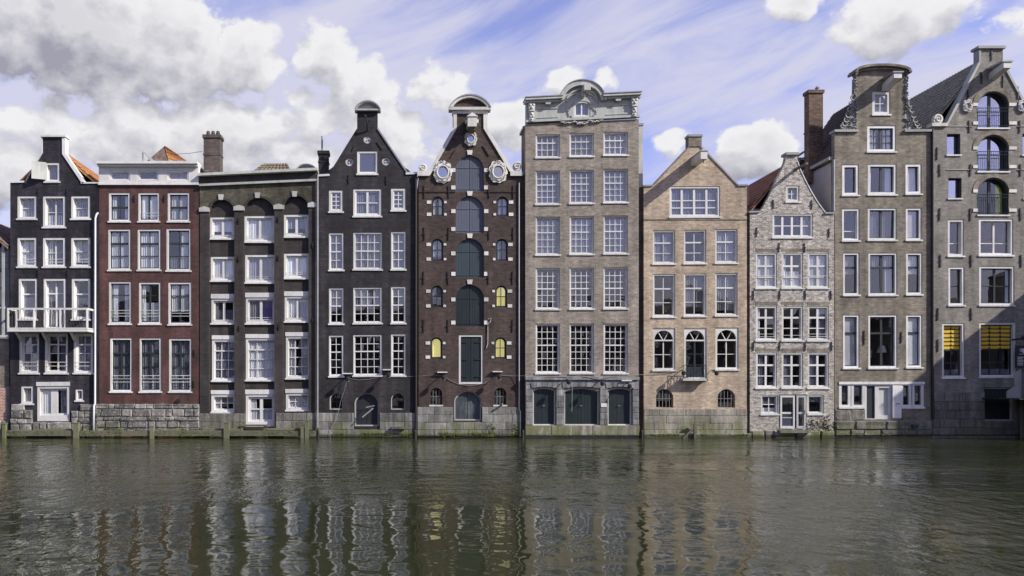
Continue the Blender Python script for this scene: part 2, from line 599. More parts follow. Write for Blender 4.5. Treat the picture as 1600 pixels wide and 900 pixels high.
def curtain_mesh(x0, x1, z0, z1, mat, amp=.022, per=.13):
    n = max(6, int((x1 - x0) / per * 5))
    ph = random.random() * 6
    vs, fs = [], []
    for i in range(n + 1):
        x = x0 + (x1 - x0) * i / n
        y = amp * math.sin(2 * math.pi * (x - x0) / per + ph) + amp * .5 * math.sin(2 * math.pi * (x - x0) / (per * 2.3) + ph * 2)
        vs += [(x, y, z0), (x, y * .6, z1)]
    for i in range(n):
        fs.append((2 * i, 2 * i + 2, 2 * i + 3, 2 * i + 1))
    me = bpy.data.meshes.new('curtain')
    me.from_pydata(vs, [], fs)
    me.polygons.foreach_set('use_smooth', [True] * len(me.polygons))
    me.materials.append(MATS[mat])
    return me


class House:
    def __init__(s, name, label, x0, x1, yf=0.0, cat='house', group='canal houses along the water'):
        s.yf = yf
        s.ox, s.x0, s.x1 = 0, x0, x1
        s.ox = s.X((x0 + x1) / 2)
        s.root = bpy.data.objects.new(name, None)
        s.root.location = (s.ox, yf, 0)
        s.root.empty_display_size = .5
        col.objects.link(s.root)
        tag(s.root, label, cat, group)
        s.holes = []

    def X(s, px, dy=0.0):
        return CAMX + (px - VX) / S * (D + s.yf + dy) / D - s.ox

    def Z(s, py, dy=0.0):
        return CAMZ + (HY - py) / S * (D + s.yf + dy) / D

    def P(s, pts, dy=0.0):
        return [(s.X(x, dy), s.Z(y, dy)) for x, y in pts]

    def prism(s, name, pts, y0, y1, mat, parent=None, holes=()):
        return MB().prism(s.P(pts), y0, y1, holes).build(name, mat, parent or s.root)

    def box(s, name, x0, y0, x1, y1, ya, yb, mat, parent=None):
        return MB().box(s.X(x0), s.X(x1), ya, yb, s.Z(y1), s.Z(y0)).build(name, mat, parent or s.root)

    # -------------------------------------------------------------- wall and body
    def wall(s, outline, mat, depth=9.0, eave=None, thick=.32, holes=None, body=True):
        e = .006
        pts = s.P(outline)
        m = MB().prism(pts, 0, thick, s.holes if holes is None else holes)
        if body:
            xa, xb = s.X(s.x0) + e, s.X(s.x1) - e
            zt = s.Z(eave if eave else min(y for x, y in outline))
            m.box(xa, xa + .2, thick, depth, -.6, zt)
            m.box(xb - .2, xb, thick, depth, -.6, zt)
            m.box(xa + .2, xb - .2, depth - .2, depth, -.6, zt)
        s.wallo = m.build('wall', mat, s.root)
        return s.wallo

    def inside(s, floors, back=2.6, top=None):
        m = MB()
        xa, xb = s.X(s.x0) + .22, s.X(s.x1) - .22
        zt = s.Z(top) if top else s.Z(floors[0])
        m.box(xa, xb, back, back + .1, -.4, zt)
        for f in floors:
            z = s.Z(f)
            m.box(xa, xb, .33, back, z - .06, z + .06)
        # partition walls between the rooms
        third = (xb - xa) / 3
        for k in (1, 2):
            m.box(xa + third * k - .05, xa + third * k + .05, .45, back, -.4, zt)
        m.build('interior', 'interior', s.root)

    # -------------------------------------------------------------- window
    def win(s, x0, y0, x1, y1, c=2, r=2, fr=3.0, head=0.0, bot=None, rise=0.0, mat='white', bar='white', heavy=(), rows=None, vheavy=(),
            barw=1.1, yo=0.0, deep=.12, rv=.03, sill='white', cur=None, glass='glass', name='window', hole=True, stile=1.4, cols=None, label=None, sillout=.06):
        X0, X1, Z0, Z1 = s.X(x0), s.X(x1), s.Z(y1), s.Z(y0)
        xc = (X0 + X1) / 2
        k = 1 / S * (D + s.yf) / D
        W, H = X1 - X0, Z1 - Z0
        rs = rise * k
        if hole:
            s.holes.append([(xc + x, Z0 + z) for x, z in arch(-W / 2, W / 2, 0, H, rs)])
        t, g = fr * k, .016
        inn = list(arch_inset(-W / 2, W / 2, 0, H, rs, t, (bot if bot is not None else fr) * k))
        inn[3] -= head * k
        out = arch(-W / 2 - g, W / 2 + g, -g, H + g, rs)
        fm = MB().prism(out, rv, rv + deep + .05, [arch(*inn)])
        if head:
            fm.box(-W / 2 - .03, W / 2 + .03, rv - .05, rv + .01, H - head * k, H + .01)
        wo = fm.build(name, mat, s.root, (xc, yo, Z0))
        wo.rotation_euler = (0, R(max(-.45, min(.45, random.gauss(0, .22)))), 0)
        if label:
            wo['label'] = label
        ix0, ix1, iz0, iz1, ir = inn
        ys = rv + deep - .03
        iw, ih = ix1 - ix0, iz1 - iz0
        ring = arch(*inn)
        st = stile * k
        sm = MB()
        sm.prism(arch(ix0 - .004, ix1 + .004, iz0 - .004, iz1 + .004, ir), ys, ys + .045, [arch(*arch_inset(ix0, ix1, iz0, iz1, ir, st))])
        cx = [ix0 + iw * (f if cols else f / c) for f in (cols if cols else range(c + 1))]
        rz = [iz1 - ih * (f if rows else f / r) for f in (rows if rows else range(r + 1))]
        bw = barw * k
        for i in range(1, len(cx) - 1):
            b2 = bw * (2.2 if i in vheavy else 1) / 2
            p = clip([(cx[i] - b2, iz0), (cx[i] + b2, iz0), (cx[i] + b2, iz1), (cx[i] - b2, iz1)], ring)
            if len(p) > 2:
                sm.prism(p, ys - (.012 if i in vheavy else 0), ys + .04)
        for j in range(1, len(rz) - 1):
            b2 = bw * (2.0 if j in heavy else 1) / 2
            p = clip([(ix0, rz[j] - b2), (ix1, rz[j] - b2), (ix1, rz[j] + b2), (ix0, rz[j] + b2)], ring)
            if len(p) > 2:
                sm.prism(p, ys - (.016 if j in heavy else .003), ys + .043)
        sm.build('sash', bar, wo)
        for i in range(len(cx) - 1):
            for j in range(len(rz) - 1):
                a, b, z1_, z0_ = cx[i], cx[i + 1], rz[j], rz[j + 1]
                yy = ys + .022 + (0 if (heavy and j >= heavy[0]) else .004)
                rr = (R(random.gauss(0, .35)), 0, R(random.gauss(0, .45)))
                if ir <= 1e-4:
                    put('pane', pane_mesh(b - a, z1_ - z0_, glass), wo, ((a + b) / 2, yy, (z0_ + z1_) / 2), rr)
                else:
                    p = clip([(a, z0_), (b, z0_), (b, z1_), (a, z1_)], ring)
                    if len(p) > 2:
                        mx, mz = (a + b) / 2, (z0_ + z1_) / 2
                        MB().prism([(x - mx, z - mz) for x, z in p], -.003, .003).build('pane', glass, wo, (mx, yy, mz)).rotation_euler = rr
        if sill:
            MB().box(-W / 2 - .05, W / 2 + .05, -sillout - yo * 0, rv + .01, -.07, .012).build('sill', sill, wo)
        yc = ys + .085
        if cur:
            cl_ = cur if isinstance(cur, list) else [cur]
            if len(cl_) == 1 and cl_[0].startswith('net') and cl_[0].count(':') == 1 and 'yellow' not in cl_[0]:
                u, mt = random.random(), cl_[0].split(':')[1]
                if u < .16:
                    cl_ = ['left:%s:%.2f' % (mt, random.uniform(.25, .45)), 'right:%s:%.2f' % (mt, random.uniform(.2, .45))]
                elif u < .28:
                    cl_ = ['net:%s:%.2f' % (mt, random.uniform(.45, .9))]
                elif u < .38:
                    cl_ = ['low:%s:%.2f' % (mt, random.uniform(.35, .6)), 'left:%s:.22' % mt]
            for cc in cl_:
                kind, mt, *a = cc.split(':')
                if kind == 'net':
                    f = float(a[0]) if a else 1.0
                    put('curtain', curtain_mesh(ix0, ix1, iz1 - ih * f, iz1, mt), wo, (0, yc, 0))
                elif kind == 'left':
                    put('curtain', curtain_mesh(ix0 - .02, ix0 + iw * float(a[0]), iz0, iz1, mt), wo, (0, yc, 0))
                elif kind == 'right':
                    put('curtain', curtain_mesh(ix1 - iw * float(a[0]), ix1 + .02, iz0, iz1, mt), wo, (0, yc, 0))
                elif kind == 'low':
                    put('curtain', curtain_mesh(ix0, ix1, iz0, iz0 + ih * float(a[0]), mt), wo, (0, yc, 0))
                elif kind == 'blind':
                    f = float(a[0]) if a else 1.0
                    MB().prism(clip([(ix0, iz1 - ih * f), (ix1, iz1 - ih * f), (ix1, iz1), (ix0, iz1)], ring), 0, .012).build('blind', mt, wo, (0, yc - .05, 0))
        return wo

    # -------------------------------------------------------------- doors and shutters without glass
    def door(s, x0, y0, x1, y1, rise=0.0, mat='slate_teal', fr=1.5, frame='cream', leaves=2, rv=.10, name='door', hinges=True, yo=0.0, rails=(), label=None, handle=False, planks=4):
        X0, X1, Z0, Z1 = s.X(x0), s.X(x1), s.Z(y1), s.Z(y0)
        xc, W, H = (X0 + X1) / 2, X1 - X0, Z1 - Z0
        k = 1 / S * (D + s.yf) / D
        rs = rise * k
        s.holes.append([(xc + x, Z0 + z) for x, z in arch(-W / 2, W / 2, 0, H, rs)])
        g = .008
        t = fr * k
        inn = arch_inset(-W / 2, W / 2, 0, H, rs, t)
        out = arch(-W / 2 - g, W / 2 + g, -g, H + g, rs)
        do = MB().prism(out, rv, rv + .14, [arch(*inn)]).build(name, frame, s.root, (xc, yo, Z0))
        if label:
            do['label'] = label
        ring = arch(*inn)
        ix0, ix1, iz0, iz1, ir = inn
        for l in range(leaves):
            a, b = ix0 + (ix1 - ix0) * l / leaves, ix0 + (ix1 - ix0) * (l + 1) / leaves
            a += .008 if l else -.004
            b += .004 if l == leaves - 1 else -.008
            m = MB()
            pw = (b - a) / planks
            for q in range(planks):            # boards with narrow joints
                p = clip([(a + pw * q + .005, iz0 - .004), (a + pw * (q + 1) - .005, iz0 - .004), (a + pw * (q + 1) - .005, iz1), (a + pw * q + .005, iz1)], ring)
                if len(p) > 2:
                    m.prism(p, rv + .055 + .004 * (q % 2), rv + .10)
            m.prism(clip([(a, iz0 - .004), (b, iz0 - .004), (b, iz1), (a, iz1)], ring), rv + .085, rv + .11)
            for f in rails:
                z = iz0 + (iz1 - iz0) * f
                p = clip([(a + .02, z - .03), (b - .02, z - .03), (b - .02, z + .03), (a + .02, z + .03)], ring)
                m.prism(p, rv + .035, rv + .07)
            lo = m.build('leaf', mat, do)
            if hinges:
                for f in (.12, .5, .88):
                    z = iz0 + (iz1 - iz0 - ir * .6) * f
                    wd = (b - a) * .62
                    if l == 0:
                        MB().box(a - .05, a + wd, rv + .01, rv + .05, z - .022, z + .022).build('hinge', 'iron', do)
                    else:
                        MB().box(b - wd, b + .05, rv + .01, rv + .05, z - .022, z + .022).build('hinge', 'iron', do)
        if handle:
            MB().tube([(-.06, rv + .05, H * .52), (-.06, rv - .02, H * .52), (.05, rv - .02, H * .52)], .016).build('handle', 'lead', do)
        return do

    # -------------------------------------------------------------- small pieces
    def anchors(s, pts, ln=19, wd=.045):
        me = MB()
        L = ln / S / 2
        me.box(-wd / 2, wd / 2, -.05, .0, -L, L).box(-.055, .055, -.065, -.01, -.03, .03)
        me = me.mesh('wall_anchor', 'iron')
        for x, y in pts:
            put('wall_anchor', me, s.root, (s.X(x), 0, s.Z(y)), (0, R(random.uniform(-3, 3)), 0))

    def block(s, name, x0, y0, x1, y1, proud=.05, mat='stone_white', parent=None, deep=.05, taper=0):
        a, b, z0, z1 = s.X(x0), s.X(x1), s.Z(y1), s.Z(y0)
        t = taper / S
        return MB().prism([(a + t, z0), (b - t, z0), (b, z1), (a, z1)], -proud, deep).build(name, mat, parent or s.root)

    def stones(s, x0, y0, x1, y1, rows, avg, mat, holes=(), proud=.05, jit=.0, rough=False, name='stone'):
        """courses of separate blocks; holes are pixel boxes left free"""
        if rough:
            rr_ = [(x0 + .6, y0 + 1.2, x1 - .6, y1)]
            for (hx0, hy0, hx1, hy1) in holes:
                pass
            MB().box(s.X(x0) + .02, s.X(x1) - .02, -proud * .6, .08, s.Z(y1), s.Z(y0) - .05).build('mortar_bed', 'mortar', s.root)
        ys = [y0 + (y1 - y0) * (i + (random.uniform(-.12, .12) * (2 if rough else 1) if 0 < i < rows else 0)) / rows for i in range(rows + 1)]
        for i in range(rows):
            ya, yb = ys[i], ys[i + 1]
            xs, x = [x0], x0 + avg * random.uniform(.4, 1.1)
            while x < x1 - avg * .4:
                xs.append(x)
                x += avg * (random.uniform(.45, 1.75) if rough else random.uniform(.65, 1.35))
            xs.append(x1)
            spans = [(xs[j], xs[j + 1]) for j in range(len(xs) - 1)]
            for (hx0, hy0, hx1, hy1) in holes:
                if hy0 < yb - 1 and hy1 > ya + 1:
                    ns = []
                    for a, b in spans:
                        if b <= hx0 or a >= hx1:
                            ns.append((a, b))
                        else:
                            if a < hx0 - 1:
                                ns.append((a, hx0))
                            if b > hx1 + 1:
                                ns.append((hx1, b))
                    spans = ns
            for a, b in spans:
                if b - a < 1.5:
                    continue
                s.one_stone(a, ya, b, yb, mat, proud, rough, name)

    def one_stone(s, a, ya, b, yb, mat, proud, rough, name='stone'):
        gap = .004 if rough else .006
        X0, X1, Z0, Z1 = s.X(a) + gap, s.X(b) - gap, s.Z(yb) + gap, s.Z(ya) - gap
        xc, zc = (X0 + X1) / 2, (Z0 + Z1) / 2
        hw, hh = (X1 - X0) / 2, (Z1 - Z0) / 2
        pr = proud * (random.uniform(.9, 1.35) if rough else random.uniform(.75, 1.25))
        if rough:
            n = 8
            cs = []
            for (sx, sz) in ((-1, -1), (0, -1), (1, -1), (1, 0), (1, 1), (0, 1), (-1, 1), (-1, 0)):
                cs.append((sx * hw * random.uniform(.88, 1.03), sz * hh * random.uniform(.86, 1.05)))
            ch = min(hw, hh) * .22
            inner = [(x * (1 - ch / hw), z * (1 - ch / hh)) for x, z in cs]
            vs = [(x, .1, z) for x, z in cs] + [(x, -pr * .4, z) for x, z in cs] + [(x, -pr + random.uniform(-.02, .02), z) for x, z in inner]
        else:
            cs = [(-hw, -hh), (hw, -hh), (hw, hh), (-hw, hh)]
            n = 4
            ch = min(.014, hw * .3, hh * .3)
            inner = [(x - math.copysign(ch, x), z - math.copysign(ch, z)) for x, z in cs]
            q = random.uniform(-.004, .004)
            vs = [(x, .1, z) for x, z in cs] + [(x, -pr + ch, z) for x, z in cs] + [(x, -pr + q * (1 if x > 0 else -1), z) for x, z in inner]
        fs = []
        for l in range(2):
            for i in range(n):
                fs.append((l * n + i, l * n + (i + 1) % n, (l + 1) * n + (i + 1) % n, (l + 1) * n + i))
        fs.append(tuple(2 * n + i for i in range(n)))
        fs.append(tuple(reversed(range(n))))
        MB().add(vs, fs).build(name, mat, s.root, (xc, 0, zc))

    def roof(s, ridge, eave, y0, y1, mat='tile_dark', hip=0.0, tiles=('l', 'r'), name='roof', xl=None, xr=None, over=.0):
        """gabled roof behind the front gable; ridge = (px, py), eave py"""
        xr_, zr = s.X(ridge[0]), s.Z(ridge[1])
        xa, xb, ze = s.X(xl if xl else s.x0), s.X(xr if xr else s.x1), s.Z(eave)
        yr = y1 - hip
        m = MB()
        t = .14
        vs = [(xa, y0, ze), (xr_, y0, zr), (xb, y0, ze), (xa, y1, ze), (xr_, yr, zr), (xb, y1, ze)]
        lo = [(x, y, z - t) for x, y, z in vs]
        m.add(vs + lo, [(0, 1, 4, 3), (1, 2, 5, 4), (3, 4, 5), (6, 9, 10, 7), (7, 10, 11, 8), (9, 11, 10), (0, 6, 7, 1), (1, 7, 8, 2), (0, 3, 9, 6), (2, 8, 11, 5), (3, 5, 11, 9)])
        ro = m.build(name, mat, s.root)
        for sd in tiles:
            A = Vector((xr_, y0, zr))
            if sd == 'l':
                tile_field(A, Vector((xr_, yr, zr)), Vector((xa, y0, ze)), Vector((xa, y1, ze)), mat, ro)
            else:
                tile_field(A, Vector((xr_, yr, zr)), Vector((xb, y0, ze)), Vector((xb, y1, ze)), mat, ro)
        return ro


def tile_field(a, b, c, d, mat, parent, tw=.25, tl=.31, lift=.012):
    """wavy pantiles between ridge a-b and eave c-d, joined in one part"""
    nr = max(2, int((c - a).length / tl))
    nc = max(2, int(max((b - a).length, (d - c).length) / tw))
    nrm = (b - a + d - c).cross(c - a).normalized()
    if nrm.z < 0:
        nrm = -nrm
    sub = 4
    vs, fs = [], []
    prof = [0, .035, .05, .025]
    for r in range(nr):
        for e in (0, 1):
            f = (r + e * 1.0) / nr
            p, q = a.lerp(c, f), b.lerp(d, f)
            for i in range(nc * sub + 1):
                g = i / (nc * sub)
                v = p.lerp(q, g) + nrm * (lift + prof[i % sub] + (.045 if e else .008))
                vs.append(v)
        w_ = nc * sub + 1
        o = r * 2 * w_
        for i in range(w_ - 1):
            fs.append((o + i, o + i + 1, o + w_ + i + 1, o + w_ + i))
        if r:
            for i in range(w_ - 1):
                fs.append((o - w_ + i, o - w_ + i + 1, o + i + 1, o + i))
    me = bpy.data.meshes.new('roof_tiles')
    me.from_pydata([tuple(v) for v in vs], [], fs)
    me.materials.append(MATS[mat])
    o = put('roof_tiles', me, parent)
    o['kind'] = 'stuff'
    return o


def chimney(s, x0, y0, x1, y1, dy, dep, mat, pots=0, cap=True, name='chimney', potmat='brick_chimney'):
    """brick stack standing dy metres behind the facade; pixel box measured at that depth"""
    a, b, z0, z1 = s.X(x0, dy), s.X(x1, dy), s.Z(y1, dy), s.Z(y0, dy)
    m = MB().box(a, b, dy, dy + dep, z0, z1)
    co = m.build(name, mat, s.root)
    if cap:
        MB().box(a - .06, b + .06, dy - .06, dy + dep + .06, z1 - .16, z1 + .02).build('cap', mat, co)
        MB().box(a - .03, b + .03, dy - .03, dy + dep + .03, z1 - (z1 - z0) * .45, z1 - (z1 - z0) * .45 + .08).build('band', mat, co)
    for i in range(pots):
        px = a + (b - a) * (i + .7) / (pots + .4)
        MB().lathe([(.12, 0), (.12, .2), (.10, .22), (.10, .30)], px, dy + dep * .45, z1 + .02).build('chimney_pot', potmat, co)
    return co


def spiral(s, px, py, r, turns=1.6, mat='stone_white', name='scroll', flip=1, parent=None, y=-.08):
    x, z, k = s.X(px), s.Z(py), r / S
    m = MB()
    pts, rad = [], []
    for i in range(26):
        f = i / 25
        a = f * turns * 2 * math.pi
        rr = k * (.82 - .72 * f)
        pts.append((x + flip * rr * math.cos(a), y - .03 * f, z + rr * math.sin(a)))
        rad.append(k * .20 * (1 - .45 * f))
    m.tube(pts, rad, 7)
    m.prism(ellipse(x, z, k * .95, k * .95, 18), y - .01, y + .16)
    return m.build(name, mat, parent or s.root, smooth=False)


def wreath(s, px, py, a, b, hole, name='oculus', mat='stone_white', lumps=9):
    """carved oval surround with leafy bosses and a dark round pane"""
    x, z = s.X(px), s.Z(py)
    A, B, h = a / S, b / S, hole / S
    n = 72
    out = []
    for i in range(n):
        t = 2 * math.pi * i / n
        q = 1 + .055 * math.cos(lumps * t) + .04 * math.cos(4 * t + .4) ** 2
        ct, st = math.cos(t), math.sin(t)
        e = 2.6
        rr = (abs(ct) ** e + abs(st) ** e) ** (-1 / e)
        out.append((x + A * rr * ct * q * .94, z + B * rr * st * q * .94))
    o = MB().prism(out, -.09, .04, [ellipse(x, z, h, h * 1.12, 24)]).build(name, mat, s.root)
    m = MB()
    for i in range(lumps * 4):
        t = 2 * math.pi * (i + random.uniform(.2, .8)) / (lumps * 4)
        rr = random.uniform(.70, .96)
        cx, cz = x + A * rr * math.cos(t), z + B * rr * math.sin(t)
        leaf(m, cx, -.09, cz, min(A, B) * random.uniform(.16, .26), min(A, B) * random.uniform(.06, .09), t + math.pi / 2 + random.uniform(-.9, .9), .05)
    m.tube([(x + h * 1.12 * math.cos(t), -.10, z + h * 1.24 * math.sin(t)) for t in [2 * math.pi * i / 24 for i in range(25)]], min(A, B) * .10, 6, False)
    m.build('carving', mat, o, smooth=True)
    MB().prism(ellipse(x, z, h + .01, h * 1.12 + .01, 24), -.012, -.004).build('pane', 'glass_mirror', o)
    return o


def leaf(m, cx, cy, cz, ln, wd, ang, dep):
    ca, sa = math.cos(ang), math.sin(ang)
    prof = [(-1, 0), (-.5, .75), (.1, 1), (.7, .55), (1, 0), (.7, -.55), (.1, -1), (-.5, -.75)]
    vs = [(cx + ca * u * ln - sa * v * wd, cy + .03, cz + sa * u * ln + ca * v * wd) for u, v in prof]
    vs += [(cx + ca * u * ln * .55 - sa * v * wd * .4, cy - dep * (1 if abs(u) < .6 else .6), cz + sa * u * ln * .55 + ca * v * wd * .4) for u, v in prof]
    n = 8
    m.add(vs, [(i, (i + 1) % n, n + (i + 1) % n, n + i) for i in range(n)] + [tuple(n + i for i in range(n)), tuple(reversed(range(n)))])


def ball(cx, cy, cz, r, ry=None, nu=7, nv=5):
    ry = ry or r
    vs = [(cx, cy, cz + r)]
    for j in range(1, nv):
        p = math.pi * j / nv
        for i in range(nu):
            t = 2 * math.pi * i / nu
            vs.append((cx + r * math.sin(p) * math.cos(t), cy + ry * math.sin(p) * math.sin(t), cz + r * math.cos(p)))
    vs.append((cx, cy, cz - r))
    fs = [(0, 1 + i, 1 + (i + 1) % nu) for i in range(nu)]
    for j in range(nv - 2):
        for i in range(nu):
            o = 1 + j * nu
            fs.append((o + i, o + nu + i, o + nu + (i + 1) % nu, o + (i + 1) % nu))
    o = 1 + (nv - 2) * nu
    fs += [(o + i, len(vs) - 1, o + (i + 1) % nu) for i in range(nu)]
    return vs, fs


def hoist(s, px, py, wd, ht, out, mat='white', roofmat='white', name='hoist_beam', hood=True):
    """beam that juts out over the water; px, py = centre at the wall"""
    x, z = s.X(px), s.Z(py)
    a, h = wd / S / 2, ht / S / 2
    o = MB().box(x - a, x + a, -out, .1, z - h, z + h).build(name, mat, s.root)
    if hood:
        MB().prism([(x - a - .06, z + h), (x + a + .06, z + h), (x, z + h + .14)], -out - .04, .05).build('hood', roofmat, o)
    MB().tube([(x, -out + .12, z - h + .01), (x, -out + .12, z - h - .10), (x + .04, -out + .12, z - h - .16), (x + .0, -out + .12, z - h - .2)], .018).build('hook', 'iron', o)
    return o


# ================================================================== setting
g = MB().box(-2500, 2500, 8.8, 4000, -1.2, .25).build('ground', 'mortar')
tag(g, 'paved ground behind the row of canal houses', 'ground', kind='structure')
t = newmat('water')
geo = t.n('ShaderNodeNewGeometry').outputs['Position']
wpos = t.n('ShaderNodeSeparateXYZ', Vector=geo)
wob = t.math('SUBTRACT', t.noise(geo, .22, 4, .6), .5)
# a boat's wash has left smooth water on the near side, ruffled water beyond it and to the right
cy = t.mapr(t.math('ADD', wpos.outputs[1], t.math('MULTIPLY', wob, 5.0)), -23.6, -26.2, 0, 1, True)
cx = t.mapr(t.math('ADD', wpos.outputs[0], t.math('MULTIPLY', wob, 9.0)), 3.5, -1.5, 0, 1, True)
cl = t.mapr(t.math('ADD', wpos.outputs[0], t.math('MULTIPLY', wob, 9.0)), -13.0, -8.5, .72, 1, True)
calmf = t.math('MULTIPLY', t.math('MULTIPLY', cx, cy), cl)
patch = t.mapr(t.noise(t.vmath('MULTIPLY', geo, (.06, .16, 1)), 1.0, 4, .6), .40, .60, .40, 1.35)
rip = t.math('MULTIPLY', t.mapr(calmf, 0, 1, 1.45, .05), patch)
h1 = t.math('MULTIPLY', t.noise(t.vmath('MULTIPLY', geo, (1.0, .55, 1)), 3.4, 3, .6, .3), .022)
h2 = t.math('MULTIPLY', t.noise(t.vmath('MULTIPLY', geo, (1.0, .24, 1)), 8.0, 3, .62, .2), .0050)
h3 = t.math('MULTIPLY', t.noise(t.vmath('MULTIPLY', geo, (.75, .9, 1)), 1.0, 2, .5, .4), .034)
h4 = t.math('MULTIPLY', t.noise(t.vmath('MULTIPLY', geo, (1.0, .38, 1)), 1.9, 2, .5, .5), .030)
hh = t.math('ADD', t.math('MULTIPLY', t.math('ADD', t.math('ADD', h1, h2), h4), rip), h3)
wc = t.mix(t.mapr(t.noise(geo, .15, 4, .6), .35, .65), (.018, .022, .008), (.026, .029, .012))
p = finish(t, wc, .035, None, spec=.5, IOR=1.33)
b = t.n('ShaderNodeBump', Strength=1.0, Distance=1.0, Height=hh)
t.set(p.inputs['Normal'], b)
wm = MB().add([(-2500, -43.0, 0), (2500, -43.0, 0), (2500, 9.0, 0), (-2500, 9.0, 0)], [(0, 1, 2, 3)]).build('water', 'water')
tag(wm, 'murky green brown canal water with fine ripples', 'water', kind='structure')
q = MB().box(-2500, 2500, -4000, -42.9, -1.5, .9).build('quay', 'mortar')
tag(q, 'paved quay on the near side of the canal', 'quay', kind='structure')


def coping(s, pts, wd, mat='white', y0=-.06, y1=.40, name='coping', off=0.0):
    """band of wd pixels laid along a pixel polyline on the gable edge"""
    m = MB()
    P = s.P(pts)
    h = wd / S / 2
    L, Rr = [], []
    for i, p in enumerate(P):
        a, b = P[max(i - 1, 0)], P[min(i + 1, len(P) - 1)]
        dx, dz = b[0] - a[0], b[1] - a[1]
        l = math.hypot(dx, dz) or 1
        nx, nz = -dz / l, dx / l
        L.append((p[0] + nx * h, p[1] + nz * h))
        Rr.append((p[0] - nx * h, p[1] - nz * h))
    return m.prism(L + Rr[::-1], y0, y1).build(name, mat, s.root)


def rail(s, x0, x1, ys, y=-.02, r=.016, mat='white', name='window_rail', ends=True):
    m = MB()
    for yy in ys:
        m.tube([(s.X(x0), y, s.Z(yy)), (s.X(x1), y, s.Z(yy))], r, 5)
    if ends:
        for x in (x0, x1):
            m.tube([(s.X(x), y, s.Z(ys[0])), (s.X(x), y + .06, s.Z(ys[0]))], r, 5)
            m.tube([(s.X(x), y, s.Z(ys[-1])), (s.X(x), y + .06, s.Z(ys[-1]))], r, 5)
    return m.build(name, mat, s.root)


def bars(s, x0, y0, x1, y1, n, y=.08, hz=(.5,), mat='iron', name='window_bars', r=.014):
    m = MB()
    for i in range(n):
        x = x0 + (x1 - x0) * (i + 1) / (n + 1)
        m.tube([(s.X(x), y, s.Z(y1)), (s.X(x), y, s.Z(y0))], r, 5)
    for f in hz:
        yy = y0 + (y1 - y0) * f
        m.tube([(s.X(x0), y, s.Z(yy)), (s.X(x1), y, s.Z(yy))], r, 5)
    return m.build(name, mat, s.root)


def pediment(s, x0, x1, ybase, ytop, mat, roofmat, cover=.42, name='pediment', lip=2.5, fill=None, tym=None):
    """segmental pediment: moulded arc, base moulding, tympanum"""
    a, b, zb, zt = s.X(x0), s.X(x1), s.Z(ybase), s.Z(ytop)
    k = 1 / S
    o = MB().prism(arch(a + 2 * k, b - 2 * k, zb, zt - 2 * k, (zt - zb) * .8), -.04, .30).build(name, tym or mat, s.root)
    out = arch(a, b, zb + lip * k, zt, zt - zb - lip * k)
    inn = arch_inset(a, b, zb + lip * k, zt, zt - zb - lip * k, lip * k, 0)
    arc_o, arc_i = out[2:], arch(*inn)[2:]
    MB().prism(arc_o + arc_i[::-1], -.22, .34).build('arc_moulding', mat, o)
    MB().box(a - .02, b + .02, -.22, .34, zb - .01, zb + lip * k).build('base_moulding', mat, o)
    ro = arch(a - .03, b + .03, zb + lip * k, zt + 1.2 * k, zt - zb - lip * k + 1.2 * k)[2:]
    MB().prism(ro + [(x, z - .035) for x, z in arc_o[::-1]], -.26, cover).build('lead_cover', roofmat, o)
    return o


# ================================================================== house at the left edge (only a sliver is in view)
h = House('grey_house', 'grey-blue clapboard house over a red brick base, cut off by the left edge', -120, 15, .25)
h.holes.append(h.P([(-40, 480), (8, 480), (8, 420), (-40, 420)]))
h.wall([(-120, 700), (15, 700), (15, 388), (-120, 388)], 'blue_siding', eave=388)
for i in range(14):
    y = 392 + i * 9.6
    h.box('siding_board', -120, y, 13.6, y + 8.8, -.025 - .004 * (i % 2), .0, 'blue_siding') if not 416 < y < 476 else None
h.box('ledge', -120, 524, 15.5, 530, -.16, .05, 'cream')
h.box('lower_wall', -120, 530, 15, 606, -.03, .1, 'brick_greybrown')
h.box('red_brick_base', -120, 606, 11, 656, -.06, .1, 'brick_rust')
h.box('corner_stone', 11, 604, 16.5, 660, -.07, .1, 'ashlar_grey')
h.stones(-60, 656, 16, 690, 2, 26, 'rubble', rough=True, proud=.10)
h.box('corner_board', 4, 378, 8, 524, -.10, .0, 'grey_white')
h.roof((-52, 330), 386, -.25, 9, 'tile_mixed', tiles=('r',))
h.inside([386, 470, 530], 2.2)
h.win(-40, 420, 8, 480, 2, 2, hole=False, mat='blue_siding', bar='dark_sash')

# ================================================================== house 1: ink-black neck gable with balcony
h = House('neck_gable_house', 'narrow ink-black neck-gable house with white balcony and open attic shutter', 16, 154, 0)
dp = dict(deep=.26, fr=3.4)
for (x0, x1) in ((27, 57), (111, 141)):
    h.win(x0, 306, x1, 342, 2, 2, cur=['low:net_curtain:.45', 'net:grey_curtain:1'], **dp)
    h.win(x0, 371, x1, 417, 2, 2, rows=[0, .45, 1], heavy=(1,), cur='net:net_curtain', **dp)
h.win(67, 306, 102, 355, 2, 2, vheavy=(1,), cur=['low:net_curtain:.4', 'net:dim_curtain'], **dp)
h.win(67, 371, 102, 417, 2, 2, vheavy=(1,), cur=['left:net_curtain:.3', 'net:dim_curtain'], **dp)
h.win(29, 435, 58, 499, 1, 2, rows=[0, .36, 1], heavy=(1,), cur='net:grey_curtain', **dp)
h.win(112, 435, 141, 499, 1, 2, rows=[0, .36, 1], heavy=(1,), cur='net:grey_curtain', **dp)
h.win(68, 435, 103, 515, 2, 2, rows=[0, .27, 1], heavy=(1,), vheavy=(1,), cur=['low:net_curtain:.42', 'net:grey_curtain'], name='balcony_door', **dp)
h.win(30, 521, 61, 583, 2, 4, heavy=(1,), cur='net:grey_curtain', **dp)
h.win(115, 521, 145, 583, 2, 4, heavy=(1,), cur='net:grey_curtain', **dp)
